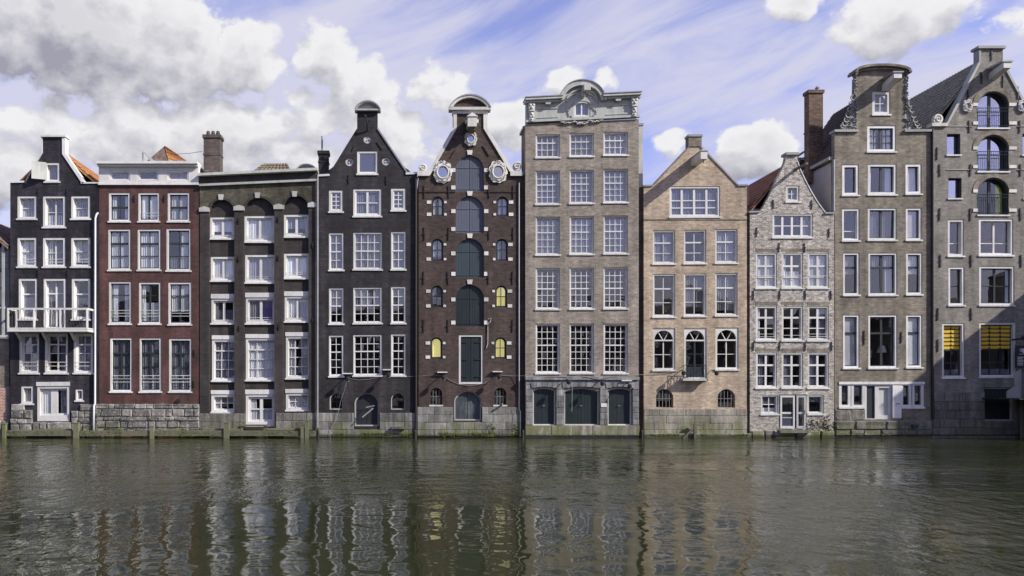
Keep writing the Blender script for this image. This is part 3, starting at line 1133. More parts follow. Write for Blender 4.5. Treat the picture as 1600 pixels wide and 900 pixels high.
h.win(70, 521, 106, 583, 2, 4, heavy=(1,), vheavy=(1,), cur='right:dim_curtain:.4', **dp)
h.win(33, 603, 52, 631, 1, 1, cur='net:net_curtain', **dp)
h.win(118, 608, 130, 626, 1, 1, fr=2.4, deep=.2)
h.win(58, 597, 109, 658, 2, 1, head=6, fr=4, bot=9, vheavy=(1,), barw=5, stile=3, cur=['left:net_curtain:.42', 'right:dim_curtain:.3'], name='door', deep=.16, sill=None)
h.win(70, 254, 93, 284, 1, 1, fr=3.2, cur='net:grey_curtain', name='attic_hatch', deep=.2)
h.wall([(16, 700), (154, 700), (154, 287), (129, 287), (98, 240), (98, 214), (66, 214), (66, 238), (39, 286), (16, 286)], 'brick_ink', eave=287)
h.inside([300, 360, 427, 508, 592], 2.6)
h.roof((82, 226), 289, .34, 9.0, 'tile_orange', tiles=('r',))
coping(h, [(16, 284.5), (41, 284)], 3)
coping(h, [(39, 286), (66, 239), (66, 214)], 1.6)
coping(h, [(100, 212), (100, 240), (131, 286)], 5.0)
coping(h, [(64, 213), (104, 213)], 3.2, y0=-.12, y1=.5)
coping(h, [(127, 286), (154, 286)], 2.2)
sh = MB().box(0, h.X(74) - h.X(53), -.02, .02, h.Z(281), h.Z(254)).build('shutter', 'grey_white', h.root, (h.X(72.5), -.02, 0))
sh.rotation_euler = (0, 0, R(180 + 24))
for y in (377, 404):
    pass
rail(h, 33, 57, [405, 409.5], .02)
rail(h, 72, 102, [405, 409.5], .02)
rail(h, 117, 141, [405, 409.5], .02)
for a, b in ((33, 61), (72, 106), (117, 145)):
    rail(h, a, b, [566, 572], .02)
h.anchors([(60, 300), (105, 300), (60, 427), (106, 427)], 12)
# balcony
bal = MB().box(h.X(11, -1), h.X(137, -1), -1.0, .02, h.Z(518, -1), h.Z(514.5, -1)).build('balcony', 'white', h.root)
m = MB()
for yy, tck in ((482.5, .055), (513, .04)):
    z = h.Z(yy, -1)
    m.box(h.X(11, -1), h.X(137, -1), -1.0, -.93, z - tck, z + tck)
    for x in (11, 135):
        m.box(h.X(x, -1), h.X(x, -1) + .07, -.93, .02, z - tck, z + tck)
m.build('handrail', 'white', bal)
pst = MB().box(-.045, .045, -.045, .045, 0, h.Z(482, -1) - h.Z(515, -1)).mesh('baluster_post', 'white')
for x in (12.3, 53, 94, 135.8):
    put('baluster_post', pst, bal, (h.X(x, -1), -.965, h.Z(515, -1)))
for x in (12.3, 135.8):
    put('baluster_post', pst, bal, (h.X(x, -1), -.03, h.Z(515, -1)))
m = MB()
zt, zb = h.Z(483, -1), h.Z(513, -1)
n = 26
for i in range(n):
    xa = h.X(12 + (136 - 12) * i / n, -1)
    xb = h.X(12 + (136 - 12) * (i + .5) / n, -1)
    xc_ = h.X(12 + (136 - 12) * (i + 1) / n, -1)
    zq = zb + (zt - zb) * .62
    zr = zb + (zt - zb) * .22
    m.tube([(xa, -.965, zt), (xb, -.965, zq), (xc_, -.965, zt)], .011, 4)
    m.tube([(xb, -.965, zq), (xb, -.965, zr)], .011, 4)
    m.tube([(xa, -.965, zb), (xb, -.965, zr), (xc_, -.965, zb)], .011, 4)
m.build('ironwork', 'iron', bal)
for x in (33, 73, 117):
    xx = h.X(x)
    MB().add([(xx - .04, .02, h.Z(535)), (xx + .04, .02, h.Z(535)), (xx + .04, -.75, h.Z(519)), (xx - .04, -.75, h.Z(519)), (xx - .04, .02, h.Z(529)), (xx + .04, .02, h.Z(529)), (xx + .04, -.55, h.Z(517.5)), (xx - .04, -.55, h.Z(517.5))],
             [(0, 1, 2, 3), (4, 7, 6, 5), (0, 4, 5, 1), (3, 2, 6, 7), (0, 3, 7, 4), (1, 5, 6, 2)]).build('bracket', 'white', bal)
h.stones(17, 640, 52, 676, 3, 21, 'rubble', rough=True, proud=.11)
h.one_stone(18, 631, 40, 642, 'rubble', .10, True)
h.stones(112, 642, 154, 676, 3, 19, 'rubble', rough=True, proud=.11)
h.one_stone(125, 631, 153, 643, 'rubble', .10, True)
h.stones(52, 659, 113, 676, 1, 20, 'rubble', rough=True, proud=.14)
# rain pipe between the two left houses
m = MB().tube([(h.X(153), -.02, h.Z(333)), (h.X(152), -.12, h.Z(336)), (h.X(150.3), -.14, h.Z(342)), (h.X(150), -.14, h.Z(630)), (h.X(148.8), -.2, h.Z(634)), (h.X(148.6), -.24, h.Z(676))], .055, 8)
m.build('rain_pipe', 'pale_pipe', h.root, smooth=True)

# ================================================================== house 2: maroon, white attic storey
h = House('maroon_house', 'maroon-red painted house with flat white attic storey and tall dark-sashed windows', 155, 311, .03)
for x0, x1 in ((172, 204), (216, 248), (262, 295)):
    h.win(x0, 267, x1, 283, 1, 1, fr=2.2, deep=.10, cur='net:grey_curtain', sill=None, rv=-.04)
ho, h.holes = h.holes, []
dk = dict(bar='dark_sash', deep=.13, fr=2.8, barw=1.3, stile=1.6)
for x0, x1, sp in ((170, 203, 0), (216, 249, 1), (262, 296, 0)):
    h.win(x0, 301, x1, 346, 2, 2 if not sp else 1, vheavy=(1,) if sp else (), heavy=() if sp else (1,), cur='net:net_curtain', **dk)
h.win(169, 358, 204, 422, 2, 3, heavy=(1,), cur='net:net_curtain', **dk)
h.win(215, 358, 251, 422, 2, 3, heavy=(1,), cur='net:net_curtain', **dk)
h.win(260, 357, 298, 423, 2, 3, heavy=(1,), cur=['right:net_curtain:.4', 'low:dim_curtain:.3'], **dk)
h.win(170, 440, 205, 506, 1, 2, rows=[0, .3, 1], cur=['left:net_curtain:.38', 'right:net_curtain:.3'], **dk)
h.win(217, 441, 251, 506, 2, 2, rows=[0, .3, 1], vheavy=(1,), cur=['net:net_curtain'], **dk)
h.win(263, 441, 299, 507, 2, 2, rows=[0, .3, 1], vheavy=(1,), cur=['net:net_curtain'], **dk)
h.win(172, 528, 206, 612, 2, 4, rows=[0, .27, .53, .77, 1], heavy=(1,), vheavy=(1,), cur=['net:grey_curtain', 'low:net_curtain:.3'], **dk)
h.win(218, 528, 252, 612, 2, 4, rows=[0, .27, .53, .77, 1], heavy=(1,), vheavy=(1,), cur=['net:grey_curtain', 'low:net_curtain:.3'], **dk)
h.win(264, 529, 299, 612, 2, 4, rows=[0, .27, .53, .77, 1], heavy=(1,), vheavy=(1,), cur=['net:grey_curtain', 'low:net_curtain:.3'], **dk)
h.wall([(155, 700), (311, 700), (311, 288), (155, 288)], 'brick_maroon', eave=288)
MB().prism(h.P([(155, 288), (310.5, 288), (310.5, 258), (155, 258)]), -.07, .3, ho).build('attic_storey', 'white', h.root)
m = MB().box(h.X(154), h.X(311), -.42, .5, h.Z(258.5), h.Z(254.5)).box(h.X(154.6), h.X(310.6), -.26, .4, h.Z(261.5), h.Z(258.4))
m.build('cornice', 'white', h.root)
h.box('string_course', 154.5, 286, 310.8, 289.5, -.13, .02, 'white')
h.box('flat_roof', 155.2, 256, 310.4, 257, .3, 9, 'lead')
h.inside([289, 351, 431, 517, 622], 2.6)
for a, b in ((174, 204), (221, 250), (266, 298)):
    rail(h, a, b, [485, 489.5, 494], .03)
    rail(h, a + 1, b, [587, 592, 597], .03)
rail(h, 221, 248, [333, 337.5], .03)
h.stones(149, 631, 312, 678, 5, 20, 'rubble', rough=True, proud=.12)
MB().tube([(h.X(279), .0, h.Z(626)), (h.X(279), -.1, h.Z(626))], .11, 10).build('vent_pipe', 'iron', h.root)
h.anchors([(210, 310), (257, 310), (304, 551), (303, 600)], 11)
# roof hood with tiles behind the cornice
dy = 4.0
a, b, c_, zt, zb = h.X(222, dy), h.X(285, dy), h.X(262, dy), h.Z(229, dy), h.Z(258, dy)
A, B = Vector((h.X(256, dy), dy, zt)), Vector((h.X(256, dy), dy + 1.6, zt))
C1, C2, C3, C4 = Vector((a, dy, zb)), Vector((c_ + .1, dy, zb)), Vector((b + .9, dy + 2.2, zb)), Vector((a, dy + 3.4, zb))
ro = MB().add([A, C1, C2, C3, C4, B], [(0, 1, 2), (0, 2, 3), (0, 3, 5), (5, 3, 4), (0, 5, 4, 1)]).build('rear_roof', 'tile_mixed', h.root)
tile_field(A, A + Vector((.02, 0, 0)), C1, C2, 'tile_mixed', ro)
tile_field(A + Vector((.0, .0, .02)), A + Vector((.02, .05, .02)), C2, C3, 'tile_orange', ro)
sk = MB().add([(h.X(221, 3.2), 3.2, h.Z(236, 3.2)), (h.X(225, 3.2), 3.2, h.Z(236, 3.2)), (h.X(246, 3.2), 3.2, h.Z(256, 3.2)), (h.X(240, 3.2), 3.2, h.Z(257, 3.2)),
               (h.X(221, 3.2), 4.2, h.Z(236, 3.2)), (h.X(225, 3.2), 4.2, h.Z(236, 3.2)), (h.X(246, 3.2), 4.2, h.Z(256, 3.2)), (h.X(240, 3.2), 4.2, h.Z(257, 3.2))],
              [(0, 1, 2, 3), (4, 7, 6, 5), (0, 4, 5, 1), (1, 5, 6, 2), (2, 6, 7, 3), (3, 7, 4, 0)]).build('skylight', 'grey_white', h.root)
MB().box(h.X(221.6, 3.2), h.X(222.6, 3.2), 3.3, 3.36, h.Z(258, 3.2), h.Z(236, 3.2)).build('skylight_strut', 'zinc', sk)

# ================================================================== house 3: umber pilaster house
h = House('arcade_house', 'dark umber house with tall piers, three blind round arches and white casements', 312, 496, .0)
REC = .20
kw = dict(yo=REC, deep=.14, rv=.02, fr=3.4, sillout=.10)
W3 = [((327, 338, 366, 372), (381, 336, 428, 377), (443, 334, 482, 369)), ((328, 400, 367, 438), (382, 397, 430, 441), (443, 395, 483, 434)), ((329, 459, 368, 505), (383, 457, 430, 505), (444, 455, 484, 502))]
for r_, row in enumerate(W3):
    for i, bx in enumerate(row):
        h.win(*bx, 2, 1, vheavy=(1,), barw=1.8, stile=2.2, head=(7 if r_ == 2 else 0), cur=[['net:net_curtain'], ['left:net_curtain:.4', 'right:net_curtain:.45'], ['net:grey_curtain']][(r_ + i) % 3] if not (r_ == 2 and i == 1) else ['left:grey_curtain:.5', 'right:violet_curtain:.48'], **kw)
        if r_ < 2 or i < 3:
            rail(h, bx[0] + 4, bx[2] - 3, [bx[3] - 9, bx[3] - 6] if i == 1 or r_ == 1 else [bx[3] - 5.5, bx[3] - 5], REC - .01, .012)
for i, bx in enumerate(((330, 524, 369, 595), (383, 522, 431, 594), (446, 519, 485, 591))):
    h.win(*bx, 3, 4, head=6, heavy=(1,), cur='net:net_curtain' if i else ['net:grey_curtain'], **kw)
h.win(329, 610, 368, 644, 3, 2, head=6, fr=4, yo=REC, deep=.16, rv=.02, cur='left:net_curtain:.36')
h.win(446, 608, 485, 641, 3, 2, head=6, fr=4, yo=REC, deep=.16, rv=.02, cur='net:net_curtain')
h.win(383, 609, 431, 667, 2, 2, rows=[0, .5, 1], head=7, fr=4, bot=8, barw=2.2, stile=3.4, vheavy=(1,), yo=REC, deep=.14, rv=.02, name='door', cur=['left:net_curtain:.3', 'low:net_curtain:.45'], sill=None)
out3 = [(312, 700), (496, 700), (496, 268), (312, 276)]
h.wall(out3, 'brick_umber', eave=276, thick=.5, body=True)
h.wallo.location.y = REC
bays = [h.P([(327, 672), (366, 672)]) + [p for p in arch(h.X(327), h.X(366), h.Z(640), h.Z(312), (h.X(366) - h.X(327)) / 2)][2:],
        h.P([(381, 672), (428.5, 672)]) + [p for p in arch(h.X(381), h.X(428.5), h.Z(640), h.Z(309), .72)][2:],
        h.P([(443, 672), (482, 672)]) + [p for p in arch(h.X(443), h.X(482), h.Z(640), h.Z(306), (h.X(482) - h.X(443)) / 2)][2:]]
MB().prism(h.P([(312, 700), (496.0, 700), (496.0, 319.5), (312, 327)]), 0, REC + .01, [[(x, min(z, h.Z(328))) if False else (x, z) for x, z in bays[0]]] and []).v
# pier layer: four piers and the arcade above them
for (xa, xb) in ((312, 327), (366, 381), (428.5, 443), (482, 496)):
    MB().box(h.X(xa) + .003, h.X(xb), 0, REC + .02, -.6, h.Z(330)).build('pier', 'brick_umber', h.root)
up = h.P([(312, 330), (327, 330)]) + bays[0][2:][::-1] + h.P([(366, 330), (381, 330)]) + bays[1][2:][::-1] + h.P([(428.5, 330), (443, 330)]) + bays[2][2:][::-1] + h.P([(482, 330), (496, 330), (496, 281), (312, 289)])
MB().prism(up, -.003, REC + .02).build('arcade', 'brick_mossy', h.root)
h.prism('frieze', [(312, 289), (496, 281), (496, 268), (312, 276)], -.01, REC + .02, 'brick_umber')
coping(h, [(311.5, 274.5), (496.5, 266)], 4, 'grey_white', -.30, .9, 'cornice')
coping(h, [(312, 290), (495, 282)], 3.4, 'grey_white', -.16, .1, 'moulding')
for x0, y0, x1 in ((311.5, 323, 327.5), (365, 321, 382), (427.5, 319, 444), (481, 316, 495)):
    h.prism('capital', [(x0, y0 + 8), (x1, y0 + 8), (x1, y0 + 2), ((x0 + x1) / 2, y0 - .5), (x0, y0 + 2)], -.07, .03, 'grey_white')
for x0, y0 in ((341, 304), (398, 301), (456, 299)):
    h.block('keystone', x0, y0, x0 + 8.5, y0 + 8.5, .07, 'grey_white', taper=1)
# the arch rings are soldier courses standing a little proud
for i, (xa, xb, yt, rs) in enumerate(((327, 366, 312, None), (381, 428.5, 309, .72), (443, 482, 306, None))):
    a, b = h.X(xa), h.X(xb)
    r0 = rs or (b - a) / 2 * .999
    o_ = arch(a - .12, b + .12, 0, h.Z(yt) + .12, min(r0 + .06, (b - a) / 2 + .11), 16)[2:]
    i_ = arch(a, b, 0, h.Z(yt), r0, 16)[2:]
    MB().prism(o_ + i_[::-1], -.028, .05).build('arch_ring', 'brick_umber', h.root)
h.inside([276, 386, 447, 513, 603], 2.9)
h.stones(312, 646, 383, 672, 2, 30, 'ashlar_dark', proud=.03)
h.stones(431, 645, 497, 672, 2, 30, 'ashlar_dark', proud=.03)
h.anchors([(373, 345), (435, 343), (373, 405), (435, 403), (489, 383), (489, 500), (374, 513), (436, 511)], 9)
chimney(h, 318, 211, 344, 280, 2.4, .75, 'brick_chimney', pots=3)
h.box('flat_roof', 312.5, 276, 495.5, 277, .6, 9, 'lead')
dy = 3.2
A, B, C_, E = [Vector((h.X(x, dy), dy + q, h.Z(y, dy))) for x, y, q in ((408, 250, .9), (446, 250, .9), (392, 271, 0), (456, 271, 0))]
ro = MB().add([A, B, C_, E, A + Vector((0, 3, 0)), B + Vector((0, 3, 0)), C_ + Vector((0, 4, 0)), E + Vector((0, 4, 0))], [(0, 1, 3, 2), (0, 2, 6, 4), (1, 5, 7, 3), (0, 4, 5, 1), (4, 6, 7, 5)]).build('rear_roof', 'tile_ochre', h.root)
tile_field(A, B, C_, E, 'tile_ochre', ro)
# round-topped roof hatch on the right
dy = 1.6
a, b, zb, zt = h.X(460, dy), h.X(497, dy), h.Z(270, dy), h.Z(256, dy)
do = MB().prism(arch(a + .06, b - .06, zb, zt - .06, .34), dy + .04, dy + 1.6).build('dormer', 'zinc', h.root)
oo, ii = arch(a, b, zb, zt, .42)[2:], arch(a + .07, b - .07, zb, zt - .08, .35)[2:]
MB().prism(oo + ii[::-1], dy - .08, dy + 1.7).build('arc_moulding', 'grey_white', do)
MB().box(a - .02, b + .05, dy - .12, dy + .4, zb - .05, zb + .07).build('base_moulding', 'white', do)

# ================================================================== house 4: black spout gable
h = House('black_house', 'plain black neck-gable house with round attic windows and white small-paned sashes', 497, 652, .0)
sd = dict(fr=2.1, deep=.09, rv=.03, barw=.9, stile=1.1)
h.win(514, 297, 536, 331, 2, 4, fr=3.6, cols=[0, .5, 1], cur='net:grey_curtain', deep=.08)
h.win(611, 294, 634, 329, 2, 4, fr=3.6, cur='net:grey_curtain', deep=.08)
h.win(552, 295, 596, 338, 2, 2, fr=3, vheavy=(1,), barw=1.5, stile=2.2, mat='cream', cur='net:grey_curtain', deep=.09)
for y0, y1, rr, cc in ((363, 421, 4, 'net:grey_curtain'), (449, 505, 4, 'net:dim_curtain:.6'), (523, 587, 5, None)):
    hv = (2,)
    h.win(514, y0 + 1, 537, y1 + 1, 2, rr, heavy=hv, cur=cc, **sd)
    h.win(552, y0, 597, y1, 4, rr, heavy=hv, cur=cc, **sd)
    h.win(611, y0 - 1, 634, y1, 2, rr, heavy=hv, cur=cc, **sd)
h.win(558, 236, 590, 272, 1, 1, fr=2.6, barw=1, glass='glass', cur='blind:slate_blue:1', name='attic_hatch', deep=.06)
for (x, y, r_) in ((574, 218, 6), (546, 253, 6.3), (603, 252, 6.3)):
    a = h.X(x)
    z, rr = h.Z(y), r_ / S
    h.holes.append(ellipse(a, z, rr, rr * 1.02, 20))
    o = MB().prism(ellipse(0, 0, rr + .01, rr + .01, 20), .06, .16, [ellipse(0, 0, rr * .62, rr * .62, 20)]).build('round_window', 'cream', h.root, (a, 0, z))
    MB().prism(ellipse(0, 0, rr * .63, rr * .63, 16), .10, .106).build('pane', 'glass', o)
    MB().box(-.015, .015, .085, .12, -rr * .6, rr * .6).box(-rr * .6, rr * .6, .086, .121, -.015, .015).build('glazing_bar', 'cream', o)
h.win(515, 614, 536, 640, 2, 2, fr=1.4, rise=10, deep=.16, rv=.10, bar='iron', sill=None, mat='grey_white')
h.win(611, 614, 633, 640, 2, 2, fr=1.4, rise=10, deep=.16, rv=.10, bar='iron', sill=None, mat='grey_white')
h.door(554, 614, 592, 666, rise=14, mat='black_board', frame='grey_white', fr=2, hinges=False, rv=.16, rails=(.5,))
h.wall([(497, 700), (652, 700), (652, 271), (636, 271), (590, 201), (590, 174), (558, 174), (558, 201), (514, 272), (497, 272)], 'brick_black', eave=273)
h.inside([290, 350, 435, 514, 600], 2.6)
h.roof((574, 215), 276, .34, 9, 'tile_dark', tiles=('r',))
pediment(h, 555, 594, 174, 160, 'grey_white', 'zinc', tym='grey_white', lip=2.2)
coping(h, [(496.5, 274.5), (515, 273.5)], 3.2, 'white')
coping(h, [(634, 271.5), (652, 270.5)], 3.2, 'white')
coping(h, [(515, 272), (558, 202)], 1.6, 'brick_black', -.05)
coping(h, [(590, 201), (637, 271)], 2.2, 'zinc', -.05)
ch = chimney(h, 497.5, 236, 513, 276, .8, .6, 'brick_black', cap=True)
MB().tube([(h.X(503, .9), 1.0, h.Z(238, .9)), (h.X(503, .9), 1.0, h.Z(212, .9))], .05, 6).build('flue', 'zinc', ch)
hk = MB().tube([(h.X(574), -.02, h.Z(205)), (h.X(574), -.35, h.Z(196)), (h.X(572), -.5, h.Z(187)), (h.X(570), -.5, h.Z(184))], .045, 6)
hk.tube([(h.X(574), -.3, h.Z(197)), (h.X(577), -.4, h.Z(191))], .03, 5)
hk.build('hoist_hook', 'iron', h.root)
h.anchors([(545, 280), (604, 282)], 14)
for (xa, ya, xb, yb) in ((589, 222, 597, 234), (554, 228, 550, 236)):
    MB().tube([(h.X(xa), -.03, h.Z(ya)), (h.X(xb), -.03, h.Z(yb))], .03, 5).build('wall_anchor', 'iron', h.root)
h.stones(497, 645, 652, 683, 3, 27, 'ashlar_grey', holes=[(553, 600, 593, 667)])
MB().box(h.X(612), h.X(634), -.28, .02, h.Z(670), h.Z(666.5)).build('stone_ledge', 'ashlar_grey', h.root)
MB().tube([(h.X(496.6), -.12, h.Z(276)), (h.X(496.4), -.14, h.Z(668))], .05, 7).build('rain_pipe', 'zinc', h.root)
MB().tube([(h.X(650), -.08, h.Z(276)), (h.X(650), -.10, h.Z(684))], .07, 7).build('rain_pipe', 'iron', h.root)

# ================================================================== house 5: brown warehouse
h = House('shuttered_warehouse', 'dark brown neck-gable warehouse with blue-grey arched shutters and carved white ovals', 654, 819, -.10)
Y5 = [(243, 299, 'slate_blue'), (307, 364, 'slate_blue'), (373, 434, 'slate_teal'), (445, 510, 'slate_dark')]
for (y0, y1, mt) in Y5:
    h.door(712, y0, 756, y1, rise=20, mat=mt, frame=mt, fr=1.0, rv=.07, name='arched_shutter', hinges=False, rails=(.06, .68), planks=5)
    h.block('keystone', 729.5, y0 - 8, 738.5, y0 - 1, .05, taper=1.2)
    for yy in (y0 + 23, y1 - 6):
        h.block('white_block', 705, yy - 3, 711.6, yy + 3, .03)
        h.block('white_block', 756.4, yy - 3, 763, yy + 3, .03)
h.door(717, 523, 755, 600, mat='slate_dark', frame='white', fr=3.0, rv=.03, name='hoist_door', label='white-framed dark rectangular door')
for (y0, y1, lc, rc) in ((307, 337, 'net:net_curtain', 'net:net_curtain'), (373, 407, 'net:net_curtain', 'left:grey_curtain:.5'), (446, 480, 'net:grey_curtain:.6', 'net:yellow_glow_curtain'), (527, 560, 'net:yellow_glow_curtain', 'net:yellow_glow_curtain')):
    f = (y0 - 307) / 220
    xl, xr = 675 - 2 * f, 776 - 3 * f
    lone = y0 == 527
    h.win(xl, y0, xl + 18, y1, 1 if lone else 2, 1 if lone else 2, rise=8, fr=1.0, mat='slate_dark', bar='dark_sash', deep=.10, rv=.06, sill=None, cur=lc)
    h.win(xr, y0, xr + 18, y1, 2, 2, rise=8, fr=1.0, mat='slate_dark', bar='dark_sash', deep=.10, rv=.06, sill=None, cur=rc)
    for yy in (y0 + 9, y1 - 2):
        h.block('white_block', xl - 8, yy - 2.5, xl - 1, yy + 2.5, .03)
        h.block('white_block', xl + 19, yy - 1.8, xl + 23, yy + 1.8, .03)
        h.block('white_block', xr + 19, yy - 2.5, xr + 26, yy + 2.5, .03)
        h.block('white_block', xr - 5, yy - 1.8, xr - 1, yy + 1.8, .03)
for x in (672, 772):
    h.win(x, 606, x + 19, 633, 2, 2, rise=8.5, fr=1.2, deep=.2, rv=.08, mat='brick_brown', bar='iron', sill='stone_white', sillout=.02)
    bars(h, x, 607, x + 19, 632, 3, .10, (.5,), 'lead')
h.door(710, 611, 752, 657, rise=14, mat='door_worn', frame='grey_white', fr=1.6, rv=.14, hinges=False, label='worn blue-black arched basement door')
h.wall([(654, 700), (819, 700), (819, 272), (803, 272), (761, 200), (761, 170), (708, 170), (708, 200), (668, 274), (654, 274)], 'brick_brown', eave=276)
h.inside([290, 300, 355, 370, 428, 440, 515, 600], 2.6)
h.roof((735, 214), 278, .34, 9, 'tile_dark', tiles=())
coping(h, [(657, 273), (670, 272), (711, 200), (711, 176)], 5.5, 'cream', -.07, .42)
coping(h, [(817, 272), (801, 271), (758, 200), (758, 176)], 5.5, 'cream', -.07, .42)
h.box('neck_frieze', 707, 172, 762, 178, -.08, .4, 'cream')
pediment(h, 702, 766, 173, 150, 'cream', 'zinc', tym='brick_brown', lip=4)
h.block('shoulder_stone', 653, 268, 671, 275.5, .14, 'cream', deep=.4)
h.block('shoulder_stone', 797, 268, 815, 275.5, .14, 'cream', deep=.4)
spiral(h, 661, 263, 7, flip=-1, mat='stone_white')
spiral(h, 808, 260, 7.5, mat='stone_white')
wreath(h, 691.5, 269.5, 14.5, 17.5, 8)
wreath(h, 778, 269, 14.5, 17.5, 8)
wreath(h, 735.5, 217.5, 10, 11.5, 5.2, lumps=7)
hb = MB().box(h.X(729), h.X(743), -.75, .1, h.Z(204), h.Z(189)).build('hoist_beam', 'cream', h.root)
MB().prism(h.P([(727, 189), (745, 189), (736, 183)]), -.80, .05).build('hood', 'cream', hb)
MB().box(h.X(726), h.X(729) + .01, -.6, -.3, h.Z(197), h.Z(192)).box(h.X(743) - .01, h.X(746), -.6, -.3, h.Z(197), h.Z(192)).build('bracket', 'cream', hb)
MB().box(h.X(731), h.X(741), -.55, .1, h.Z(208), h.Z(203.5)).build('corbel', 'timber_wet', hb)
h.anchors([(x + (0 if j < 2 else -1), y) for j, y in enumerate((300, 365, 434, 509)) for x in (663, 701, 764, 802)], 20)
for (xa, ya, xb, yb) in ((711, 234, 704, 246), (754, 228, 764, 244)):
    MB().tube([(h.X(xa), -.03, h.Z(ya)), (h.X(xb), -.03, h.Z(yb))], .03, 5).build('wall_anchor', 'iron', h.root)
for xa, xb in ((654, 711), (757, 812)):
    MB().tube([(h.X(xa), -.02, h.Z(300.5)), (h.X(xb), -.02, h.Z(300.5))], .02, 5).build('tie_rod', 'iron', h.root)
h.stones(652, 636, 812, 682, 4, 26, 'ashlar_grey', holes=[(708, 600, 753, 658)])
MB().tube([(h.X(811), -.06, h.Z(286)), (h.X(811), -.06, h.Z(640)), (h.X(812.5), -.10, h.Z(643)), (h.X(812.5), -.12, h.Z(682))], .035, 6).build('rain_pipe', 'cream', h.root)
MB().tube([(h.X(762), -.04, h.Z(499)), (h.X(767), -.06, h.Z(497)), (h.X(766), -.05, h.Z(503)), (h.X(762), -.05, h.Z(506)), (h.X(762), -.05, h.Z(536)), (h.X(760), -.05, h.Z(544))], .02, 5).build('rope', 'cable', h.root)

# ================================================================== house 6: tall taupe house with carved cornice
h = House('cornice_house', 'tall taupe brick house with carved grey attic cornice and five rows of small-paned sashes', 821, 998, -.34)
h.win(896, 158, 922, 183, 2, 1, rise=4, fr=2.6, vheavy=(1,), barw=.9, deep=.12, cur='net:grey_curtain', rv=-.03, sill=None, name='attic_window')
ho, h.holes = h.holes, []
kw = dict(fr=2.0, deep=.12, rv=.05, stile=1.1, barw=.85, mat='cream')
for i, (y0, y1, rr, hv, cur) in enumerate(((210, 246, 3, (1,), 'net:grey_curtain'), (267, 319, 5, (2,), 'net:grey_curtain'), (339, 398, 5, (2,), 'net:grey_curtain'), (419, 483, 6, (3,), 'left:dim_curtain:.3'), (506, 583, 7, (3,), None))):
    for j, (x0, x1) in enumerate(((837, 875), (890, 928), (943, 981))):
        sl = -1.9 * j * (1 - i / 4)
        h.win(x0, y0 + sl, x1, y1 + sl, 4, rr, heavy=hv, cur=cur, **kw)
        h.prism('lintel', [(x0 - 2, y0 + sl - .6), (x1 + 2, y0 + sl - .6), (x1 + 4, y0 + sl - 9), (x0 - 4, y0 + sl - 9)], -.006, .05, 'brick_taupe')
for (x0, x1, lv) in ((833, 868, 1), (882, 936, 2), (950, 987, 1)):
    h.door(x0, 606, x1, 664.5, rise=6 if lv == 2 else 4, mat='slate_dark' if lv == 1 else 'dark_green', frame='cream', fr=1.6, leaves=lv, rv=.12, hinges=False, handle=True, planks=5)
h.wall([(821, 700), (998, 700), (998, 186), (821, 194)], 'brick_taupe', eave=276, depth=8)
h.inside([190, 255, 330, 408, 494, 596], 2.6)
# upper body only one room deep, with a lead flat on it
MB().box(h.X(821) + .01, h.X(998) - .01, .32, 1.5, h.Z(277), h.Z(198)).build('upper_body', 'brick_greybrown', h.root)
MB().box(h.X(818.5), h.X(999), .30, 1.62, h.Z(198), h.Z(194)).build('gutter', 'zinc', h.root)
wing = MB().box(h.X(985, 1.7), h.X(1004.5, 1.7), 1.7, 5.0, h.Z(320, 1.7), h.Z(196, 1.7)).build('rear_wing', 'grey_white', h.root)
MB().box(h.X(985, 1.7), h.X(1005.5, 1.7), 1.66, 5.0, h.Z(196, 1.7), h.Z(192.5, 1.7)).build('coping', 'zinc', wing)
h.box('lower_roof', 822, 276, 997, 278, 1.5, 8, 'lead')
# attic front
zl = lambda x, y: y - (x - 821) / 177 * 8.5          # the attic rises to the right by the width of a moulding
at = [(822, zl(822, 191)), (997, zl(997, 191)), (997, zl(997, 160)), (941, zl(941, 160))]
a, b = h.X(941), h.X(876)
c_, zt = (a + b) / 2, h.Z(133)
zs = h.Z(zl(908, 163))
arc = [(c_ + (a - c_) * math.cos(t), zs + (zt - zs) * math.sin(t)) for t in [math.pi * i / 20 for i in range(21)]]
at = h.P(at) + arc + h.P([(876, zl(876, 160)), (822, zl(822, 160))])
MB().prism(at, -.06, .32, ho).build('attic_front', 'grey_white', h.root)
arc2 = [(c_ + (a - c_ + .09) * math.cos(t), zs + (zt - zs + .17) * math.sin(t)) for t in [math.pi * i / 20 for i in range(21)]]
arc1 = [(c_ + (a - c_ - .13) * math.cos(t), zs + (zt - zs - .10) * math.sin(t)) for t in [math.pi * i / 20 for i in range(21)]]
MB().prism(arc2 + arc1[::-1], -.30, .36).build('arc_moulding', 'grey_white', h.root)
arc3 = [(c_ + (a - c_ + .13) * math.cos(t), zs + (zt - zs + .22) * math.sin(t)) for t in [math.pi * i / 20 for i in range(21)]]
MB().prism(arc3 + [(x, z) for x, z in arc2[::-1]], -.36, .42).build('lead_cover', 'zinc', h.root)
arc4 = [(c_ + (a - c_ - .28) * math.cos(t), zs + (zt - zs - .24) * math.sin(t)) for t in [math.pi * i / 16 for i in range(1, 16)]]
arc5 = [(c_ + (a - c_ - .36) * math.cos(t), zs + (zt - zs - .32) * math.sin(t)) for t in [math.pi * i / 16 for i in range(1, 16)]]
MB().prism(arc4 + arc5[::-1], -.14, -.05).build('inner_moulding', 'grey_white', h.root)
